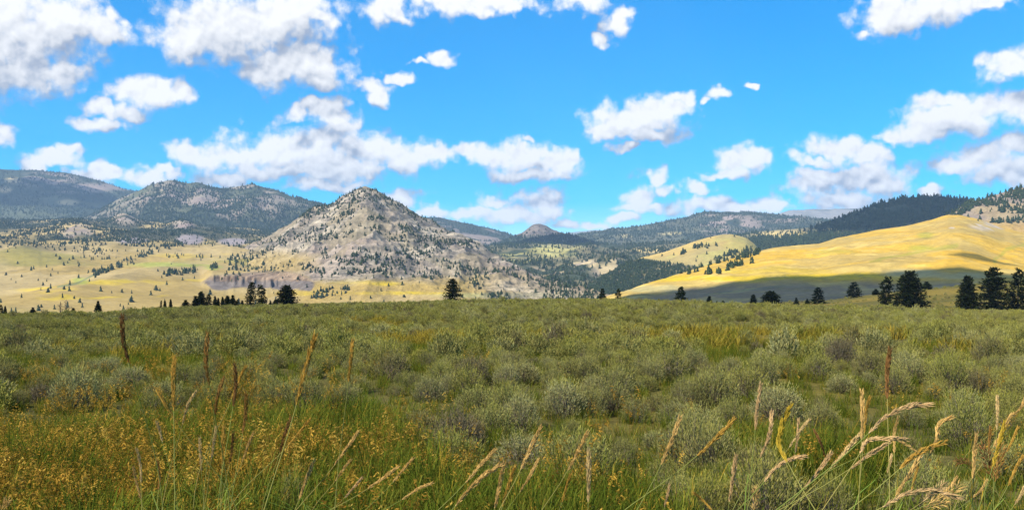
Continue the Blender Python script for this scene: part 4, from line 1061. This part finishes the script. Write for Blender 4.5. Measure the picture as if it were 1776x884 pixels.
# ------------------------------------------------------------------ grasses
def spots(dens, y0, y1):
    """Even scatter over the ground in view and six metres to either side."""
    w = .585 * y1 + 6; n = int(dens * 2 * w * (y1 - y0)); x = rng.uniform(-w, w, n); Y = rng.uniform(y0, y1, n)
    k = np.abs(x) < .585 * Y + 6
    return x[k], Y[k], CX + F * x[k] / Y[k], int(k.sum())
def build_grass():
    green = [grass_proto(300 + i, 70, .20, .46, .17, .0075, M_GRASS) for i in range(4)]
    long_ = [grass_proto(310 + i, 40, .35, .62, .15, .006, M_GRASS, .2) for i in range(3)]
    brome = [brome_proto(320 + i, 8) for i in range(5)]
    dry = [grass_proto(340 + i, 46, .14, .36, .22, .010, M_DRY, 0) for i in range(3)]
    # green meadow
    x, Y, px, n = spots(58, 2.6, 26)
    gz = grass_zone(px, Y)
    p = np.maximum(gz * (.55 + .45 * sstep(.35, .55, fbm(x / 1.2, Y / 1.2, 3, 51))), .07 * sstep(.46, .6, fbm(x / 2.4, Y / 2.4, 3, 53)))
    p = np.maximum(p, .22 * (px > 1150) * (Y < 10)); p = np.maximum(p, .4 * grass_patch(px, Y)); p = np.maximum(p, .20 * (Y < 24))
    k = rng.uniform(0, 1, n) < p * clear_of(x, Y)
    x, Y, px = x[k], Y[k], px[k]; m = len(x); pick = np.where(rng.uniform(0, 1, m) < .72, rng.integers(0, 4, m), rng.integers(4, 7, m))
    s = rng.uniform(.7, 1.15, m) * (.55 + .45 * grass_zone(px, Y)); s = np.where(Y < 5.5, s * .8, s)
    instancer("meadow_grass", np.stack([x, Y, ground_at(x, Y) - .01], -1), rots(m), np.stack([s, s, s * rng.uniform(.8, 1.1, m)], -1), pick, proto_coll("grass_tuft", green + long_), M_GRASS)
    # rusty seed grass, thick at lower left
    x, Y, px, n = spots(76, 2.8, 19); py = row(Y)
    w = .80 * (1 - sstep(480, 760, px + (fbm(x, Y, 3, 57) - .5) * 260)) + .50 * (1 - sstep(1120, 1260, px)) * sstep(770, 800, py) + .06
    w = np.maximum(w, .8 * blob(px, py, 705, 765, 70, 30)); w = np.maximum(w, .5 * blob(px, py, 640, 690, 80, 12)); w = np.maximum(w, .3 * (px > 1500) * (py > 860))
    w *= np.maximum(grass_zone(px, Y), .25 * (row(Y) > 670)) * (sstep(.38, .54, fbm(x / .8, Y / .8, 3, 59)) * .92 + .08)
    w *= 1 - .85 * blob(px, py, 650, 712, 90, 24)
    k = rng.uniform(0, 1, n) < w * .20 * clear_of(x, Y)
    x, Y = x[k], Y[k]; m = len(x); s = rng.uniform(.75, 1.25, m); s = np.where(Y < 5, s * .85, s)
    instancer("rusty_seed_grass", np.stack([x, Y, ground_at(x, Y) - .01], -1), rots(m, .08), np.stack([s, s, s], -1), rng.integers(0, 5, m), proto_coll("seed_grass", brome), M_BROME)
    # short dry grass in the strips between the bushes and over the hump
    n = 60000
    Y = np.sqrt(rng.uniform(22 ** 2, 240 ** 2, n)); px = rng.uniform(-60, 1836, n); x = (px - CX) / F * Y
    w = np.maximum(grass_patch(px, Y) * .9, .05 * sstep(.5, .65, fbm(x / 6, Y / 6, 3, 63)))
    w = np.where(Y > crest_d(px) + 8, np.where(px > 1180, .35, 0), w)
    k = rng.uniform(0, 1, n) < w
    x, Y = x[k], Y[k]; m = len(x); s = rng.uniform(.8, 1.5, m)
    instancer("dry_grass", np.stack([x, Y, ground_at(x, Y) - .01], -1), rots(m), np.stack([s * 1.5, s * 1.5, s], -1), rng.integers(0, 3, m), proto_coll("dry_grass_tuft", dry), M_DRY)
    print("grass", m)
build_grass()

# ------------------------------------------------------------------ tall seed stalks in front, each a thing of its own
def mat_plain(name, col, transl=.25):
    return mat_leaf(name, [tuple(c * .92 for c in col), tuple(min(1, c * 1.08) for c in col)], transl, True)
TONES = {"gold": (.52, .31, .06), "tan": (.60, .39, .13), "pale": (.66, .47, .20), "pink": (.60, .40, .18), "brown": (.24, .12, .04), "rust": (.36, .19, .05), "yellow": (.55, .38, .045)}
M_HEAD = {k: mat_plain("seed_head_" + k, v) for k, v in TONES.items()}
M_STEM = mat_leaf("grass_stalk", [(.17,.20,.045),(.24,.24,.06),(.30,.24,.07)], .2, True)

def bez(pts, n):
    """Smooth curve through points (Catmull-Rom)."""
    p = [np.asarray(a, float) for a in pts]; p = [2 * p[0] - p[1]] + p + [2 * p[-1] - p[-2]]; o = []
    seg = len(p) - 3
    for i in range(n + 1):
        t = i / n * seg; k = min(int(t), seg - 1); t -= k; a, b, c, d = p[k:k + 4]
        o.append(.5 * ((2 * b) + (c - a) * t + (2 * a - 5 * b + 4 * c - d) * t * t + (3 * b - a - 3 * c + d) * t ** 3))
    return o

def stalk(pts, tone, label, seed, fat=1.0, loose=False, Lreal=.17):
    r = np.random.default_rng(1000 + seed)
    ln = sum(math.dist(a, b) for a, b in zip(pts[:-1], pts[1:]))
    D = min(max(Lreal * F / ln, 2.7), 5.6)
    W = [np.array([(a - CX) / F * D, D + r.normal(0, .01), ZE - (b - HOR) / F * D]) for a, b in pts]
    base = W[-1]; tdir = nrm(W[-1] - W[-2])
    if tdir[2] > -.35: tdir = nrm(np.array([tdir[0], 0, -.6]))
    h = base[2]; lean = np.clip(tdir[0] / -tdir[2], -.9, .9)
    gx = base[0] + lean * h * .42 + r.normal(0, .03); gy = D + r.normal(0, .06)
    gz = float(ground_at(gx, gy)); foot = np.array([gx, gy, gz])
    mid = base + tdir * h * .42 / max(-tdir[2], .3) * .9; mid[2] = max(mid[2], gz + .12)
    curve = bez([base, mid, foot], 14)
    root = empty("seed_stalk", foot)
    loc = lambda p: np.asarray(p) - foot
    g = Geo(); c = (1, 1, 1)
    rad = np.linspace(.0014, .0024, 15)
    g.tube([loc(p) for p in curve], rad, 5, c)
    obj("stem", g.mesh("stem", M_STEM), root)
    hd = bez(W, 26); g = Geo()
    g.tube([loc(p) for p in hd], np.linspace(.0010, .0022, 27), 4, .8)
    n = int(130 * fat) if not loose else 80
    for k in range(n):
        f = (k + r.uniform(0, 1)) / n; q = f * 26; i = min(int(q), 25); p = hd[i] * (1 - q + i) + hd[i + 1] * (q - i)
        ax = nrm(hd[max(i - 1, 0)] - hd[min(i + 2, 26)])
        side = nrm(np.cross(ax, r.normal(0, 1, 3)))
        sp = (.30 if not loose else .9) * r.uniform(.6, 1.2); ld = nrm(ax + side * sp)
        env = (.45 + .55 * math.sin(min(1, f * 1.15 + .12) * 2.9)) * fat
        L = r.uniform(.016, .024) * (1.5 if loose else 1); wv = nrm(np.cross(ld, r.normal(0, 1, 3))) * r.uniform(.0019, .0029) * env
        wu = nrm(np.cross(ld, wv)) * np.linalg.norm(wv) * .7
        p0 = p + side * .0036 * env * (1 if not loose else 2.5); pm = p0 + ld * L * .45; pe = p0 + ld * L
        col = r.uniform(.72, 1.22); p0, pm, pe = loc(p0), loc(pm), loc(pe)
        g.quad(p0, pm - wv, pe, pm + wv, col); g.quad(p0, pm - wu, pe, pm + wu, col * .93)
    obj("seed_head", g.mesh("seed_head", M_HEAD[tone]), root)
    for q in range(2):
        g = Geo(); i = 14 - 2 - q * 3 - int(r.integers(0, 2)); p = loc(curve[i]); a = r.uniform(0, 6.28); d = np.array([math.cos(a), math.sin(a) * .5, 0]); L = r.uniform(.22, .42); s_ = np.array([-d[1], d[0], 0]) * .0045
        cv = [p, p + d * L * .25 + np.array([0, 0, L * .5]), p + d * L * .6 + np.array([0, 0, L * .68]), p + d * L * 1.0 + np.array([0, 0, L * .55])]
        for u, (a_, b_) in enumerate(zip(cv[:-1], cv[1:])):
            w0, w1 = (1, .95, .6, .05)[u], (1, .95, .6, .05)[u + 1]
            g.quad(a_ - s_ * w0, a_ + s_ * w0, b_ + s_ * w1, b_ - s_ * w1, (.6, .85, .6))
        obj("leaf", g.mesh("leaf", M_STEM), root)
    tag(root, label, "grass stalk", "tall seed stalks in front")

STALKS = [
 ([(212,549),(215,590),(220,628)],"brown","dark brown upright seed stalk standing alone highest at far left"),
 ([(300.6,621),(301,665),(303.5,711)],"gold","thick golden upright seed head left of the two brown ones"),
 ([(359.5,579),(360,625),(361,668)],"rust","rusty gold upright seed head, tall one left of the dark brown stalk"),
 ([(408.5,632),(409,670),(406,703)],"brown","blackish brown seed head crossed by a golden leaning one"),
 ([(426,636),(414,660),(401.5,691)],"gold","golden leaning seed head crossing in front of the blackish brown one"),
 ([(547,583),(532,632),(515,701)],"gold","longest golden seed head, leaning right, left of the middle"),
 ([(386,656),(379,690),(372,720)],"rust","slim rusty seed head between the tall rusty and blackish brown ones"),
 ([(274,674),(290,702),(308,734)],"gold","golden seed head leaning left under the thick golden one"),
 ([(338.5,680),(325,706),(314,736)],"pale","pale seed head leaning right, crossing below the thick golden one"),
 ([(272,733),(276,748),(281,766)],"pale","short pale seed head bent left on a long green stem"),
 ([(429,685),(425,718),(421,751)],"rust","slim rusty seed head right of the blackish brown stalk"),
 ([(536.6,727),(520,748),(501,771)],"gold","golden seed head leaning right under the longest golden one"),
 ([(375.6,740),(371,768),(365,796)],"pale","pale slim seed head, left of a pair in the rusty grass"),
 ([(388,738),(387,770),(386,800)],"gold","golden upright seed head, right of a pair in the rusty grass"),
 ([(438.6,752),(430,774),(420,800)],"tan","tan seed head leaning right above the lone pale sagebrush's left"),
 ([(348,760),(348.5,790),(349,816)],"pale","pale straight upright seed head in the rusty grass"),
 ([(405.6,751),(402,775),(397,804)],"brown","brown seed head among the rusty grass right of the upright pair"),
 ([(502,726),(495,754),(486,784)],"brown","brown seed head standing left of the golden one leaning right"),
 ([(230.6,812),(236,838),(243,866)],"tan","tan seed head leaning left near the lower left bottom edge"),
 ([(239,779),(243,806),(246,835)],"pale","pale seed head just above the tan one near the lower left edge"),
 ([(543,800),(532,830),(520,864)],"tan","tan seed head leaning right over the lone pale sagebrush"),
 ([(272,800),(275,825),(277,849)],"rust","rusty short seed head low in the rusty grass at left"),
 ([(612,591),(609,626),(603.5,662)],"gold","golden upright seed head standing alone left of the picture middle"),
 ([(619,751),(600,778),(580,806)],"tan","tan seed head leaning far right beside the low pale sagebrush"),
 ([(607,798),(594,815),(580,835)],"tan","tan seed head leaning right below a similar higher one"),
 ([(717,793),(700,813),(682,835)],"tan","upper of two tan slanting seed heads near the bottom left of middle"),
 ([(690,808),(665,828),(638,847)],"tan","lower of two tan slanting seed heads near the bottom left of middle"),
 ([(857,781.5),(834,806),(808,835)],"tan","tan slanting seed head above the long bent one at bottom middle"),
 ([(865,807),(842,822),(817,845),(790,878)],"tan","long tan bent seed head reaching down to the bottom edge at middle"),
 ([(748,837),(724,848),(697,866)],"tan","flat slanting tan seed head close to the bottom edge left of middle"),
 ([(874,802),(867,840),(858,882)],"tan","steep tan seed head, left of a steep pair at bottom middle"),
 ([(892,810),(882,842),(871.5,878)],"gold","steep golden seed head, right of a steep pair at bottom middle"),
 ([(937,742),(921,776),(903,812)],"tan","tall tan seed head leaning right at the middle, biggest there"),
 ([(933,798),(918,824),(902,853)],"tan","tan seed head below the biggest one at the middle"),
 ([(1018,748.5),(1004,780),(985.6,816)],"tan","tan seed head leaning right, right of the biggest middle one"),
 ([(989,822.6),(982,846),(975,870)],"gold","golden low seed head left of the straight upright one"),
 ([(1021.5,781.5),(1021,826),(1020.6,870)],"pale","pale straight upright seed head at bottom right of middle"),
 ([(1180,724),(1164,762),(1146,804)],"tan","tan leaning seed head in front of the sagebrush right of middle"),
 ([(627,829),(614,844),(598,862)],"pink","pinkish feathery seed head at the bottom left of middle"),
 ([(1160.6,841),(1157,858),(1153,878)],"pink","pinkish loose seed head low at the bottom right of middle"),
 ([(1272,728),(1244,756),(1211,791)],"gold","golden slanting seed head alone at the left of the right cluster"),
 ([(1320,668),(1314,706),(1310,744)],"pink","tall pinkish upright seed head, highest left one of the right cluster"),
 ([(1341.5,715.6),(1331,752),(1317,792)],"pink","pinkish leaning seed head right of the tall pinkish upright one"),
 ([(1368,705),(1357,738),(1352,772),(1362,798)],"yellow","bright yellow curved seed head in the right cluster"),
 ([(1385,728),(1382,756),(1379,783.5)],"pink","pinkish upright seed head crossed by a slanting one"),
 ([(1401.6,727),(1386,746),(1369.5,775)],"pale","pale slanting seed head crossing the pinkish upright one"),
 ([(1393,791),(1372,797),(1345,812),(1324,833)],"pink","pinkish arched seed head bending right over the large sagebrush"),
 ([(1276,792),(1271,832),(1266,870)],"pink","pinkish upright seed head in front of the large sagebrush's left"),
 ([(1413.6,746.5),(1423,768),(1433,792)],"brown","brown seed head leaning left against the green hollow"),
 ([(1440,787),(1420,814),(1393,848)],"pink","pinkish seed head slanting right below the brown left leaning one"),
 ([(1499,680),(1497,720),(1493,763)],"tan","tan upright seed head, left of the tall upright pair at right"),
 ([(1508,689),(1504,720),(1500.5,751)],"gold","golden upright seed head, right of the tall upright pair at right"),
 ([(1492,752),(1468,778),(1441,812)],"pale","pale seed head slanting right under the tall upright pair"),
 ([(1611,702),(1590,703),(1567,707),(1534,724),(1505,750)],"pink","longest arched seed head, bowed far right above the others"),
 ([(1572,762),(1538,759),(1509,766),(1489,784)],"pink","arched seed head under the longest one, nearly level at its tip"),
 ([(1542.5,768),(1505,788),(1472.5,812)],"pink","straight slanting seed head below the two arched ones"),
 ([(1559,725),(1554,754),(1549,783.5)],"tan","tan upright seed head crossing the arched ones"),
 ([(1546.6,790),(1541,803),(1537.5,818.5)],"pale","short pale upright seed head below the arched ones"),
 ([(1587,781),(1572,770),(1555,763),(1540,766)],"tan","tan seed head drooping down to the right beyond the arched ones"),
 ([(1647,723),(1630,738),(1622,762),(1613,792)],"tan","tan curved seed head hooked right, right of the arched ones"),
 ([(1644,767),(1600,780),(1576,796),(1559,812)],"gold","golden arched seed head lying nearly level at right"),
 ([(1599,790),(1578,820),(1555,860)],"tan","long tan seed head leaning right at the bottom right"),
 ([(1593,808),(1587,830),(1580,856)],"gold","golden seed head just right of the long tan leaning one"),
 ([(1731,688),(1729,715),(1727,744)],"pale","pale upright seed head, highest near the right edge"),
 ([(1693.6,755),(1692,792),(1688,831)],"tan","tan straight upright seed head left of the right edge bunch"),
 ([(1776,691),(1768,706),(1758.7,722)],"tan","tan seed head cut by the right edge, slanting right"),
 ([(1753,718),(1740,745),(1723.7,775)],"tan","tan leaning seed head in the middle of the right edge bunch"),
 ([(1744,734),(1734,770),(1722,808)],"yellow","yellow leaning seed head in the right edge bunch"),
 ([(1767,742),(1757,762),(1746,784)],"gold","golden short seed head right in the right edge bunch"),
 ([(1720,742),(1717,762),(1714,786)],"rust","rusty seed head on the left of the right edge bunch"),
 ([(1656,827),(1647,842),(1637,858)],"tan","small tan seed head low between the bottom right bunches"),
 ([(1776,792),(1764,815),(1750,842)],"gold","golden seed head low at the right edge"),
 ([(1662,862),(1621,851.5),(1571,856),(1530,878)],"pink","low arched seed head lying along the bottom edge at right"),
 ([(1203,853.6),(1218,866),(1234,882)],"gold","golden seed head leaning left at the bottom edge left of the large sagebrush"),
 ([(1715,833),(1702,846),(1687,862)],"tan","tan seed head slanting right low in the right edge bunch"),
 ([(1776,846),(1769,858),(1760,874)],"pale","pale seed head low in the bottom right corner"),
 ([(1546,608),(1541,648),(1536,690)],"brown","single dark brown seed spike standing high in the right sagebrush"),
]
for i, (p, t, lb) in enumerate(STALKS):
    stalk(p, t, lb, i, 1.1 if i in (0, 76) else 1.0)
LOOSE = [([(1640,838),(1620,852),(1600,868)],"pink","loose feathery seed head, left of the low feathery bunch at bottom right"),([(1668,842),(1640,856),(1612,872)],"tan","loose feathery seed head, middle of the low feathery bunch at bottom right"),
 ([(1650,866),(1625,872),(1600,880)],"tan","lowest loose feathery seed head of the bunch at bottom right"),([(1700,770),(1712,800),(1722,830)],"brown","loose brown feathery seed head leaning left in the right edge bunch"),
 ([(1738,770),(1732,800),(1730,835)],"rust","loose rusty feathery seed head upright in the right edge bunch"),([(1660,800),(1676,800),(1686,812)],"brown","loose brown seed head drooping left beside the tan straight one"),
 ([(14,866),(8,875),(2,884)],"tan","loose tan seed head at the lower left picture corner"),([(1310,846),(1312,862),(1308,884)],"tan","loose tan seed head at the bottom edge before the large sagebrush")]
for i, (p, t, lb) in enumerate(LOOSE): stalk(p, t, lb, 200 + i, 1.0, True, .15)

# ------------------------------------------------------------------ the air between here and the far ridges
def build_haze():
    m, N, L = new_mat("haze_air")
    v = N.new("ShaderNodeVolumePrincipled"); v.inputs["Density"].default_value = HAZE
    v.inputs["Color"].default_value = (0.52, 0.74, 1.0, 1); v.inputs["Anisotropy"].default_value = 0.0
    o = N.new("ShaderNodeOutputMaterial"); L.new(v.outputs[0], o.inputs["Volume"])
    x0, x1, y0, y1, z0, z1 = -12800, 12800, -12800, 12800, -160, 1000
    V = [(x, y, z) for x in (x0, x1) for y in (y0, y1) for z in (z0, z1)]
    fc = [(0, 1, 3, 2), (4, 6, 7, 5), (0, 4, 5, 1), (2, 3, 7, 6), (0, 2, 6, 4), (1, 5, 7, 3)]
    tag(obj("haze", make_mesh("haze", np.array(V, float), np.array(fc), m)), kind="stuff")
HAZE = 5.5e-5
build_haze()
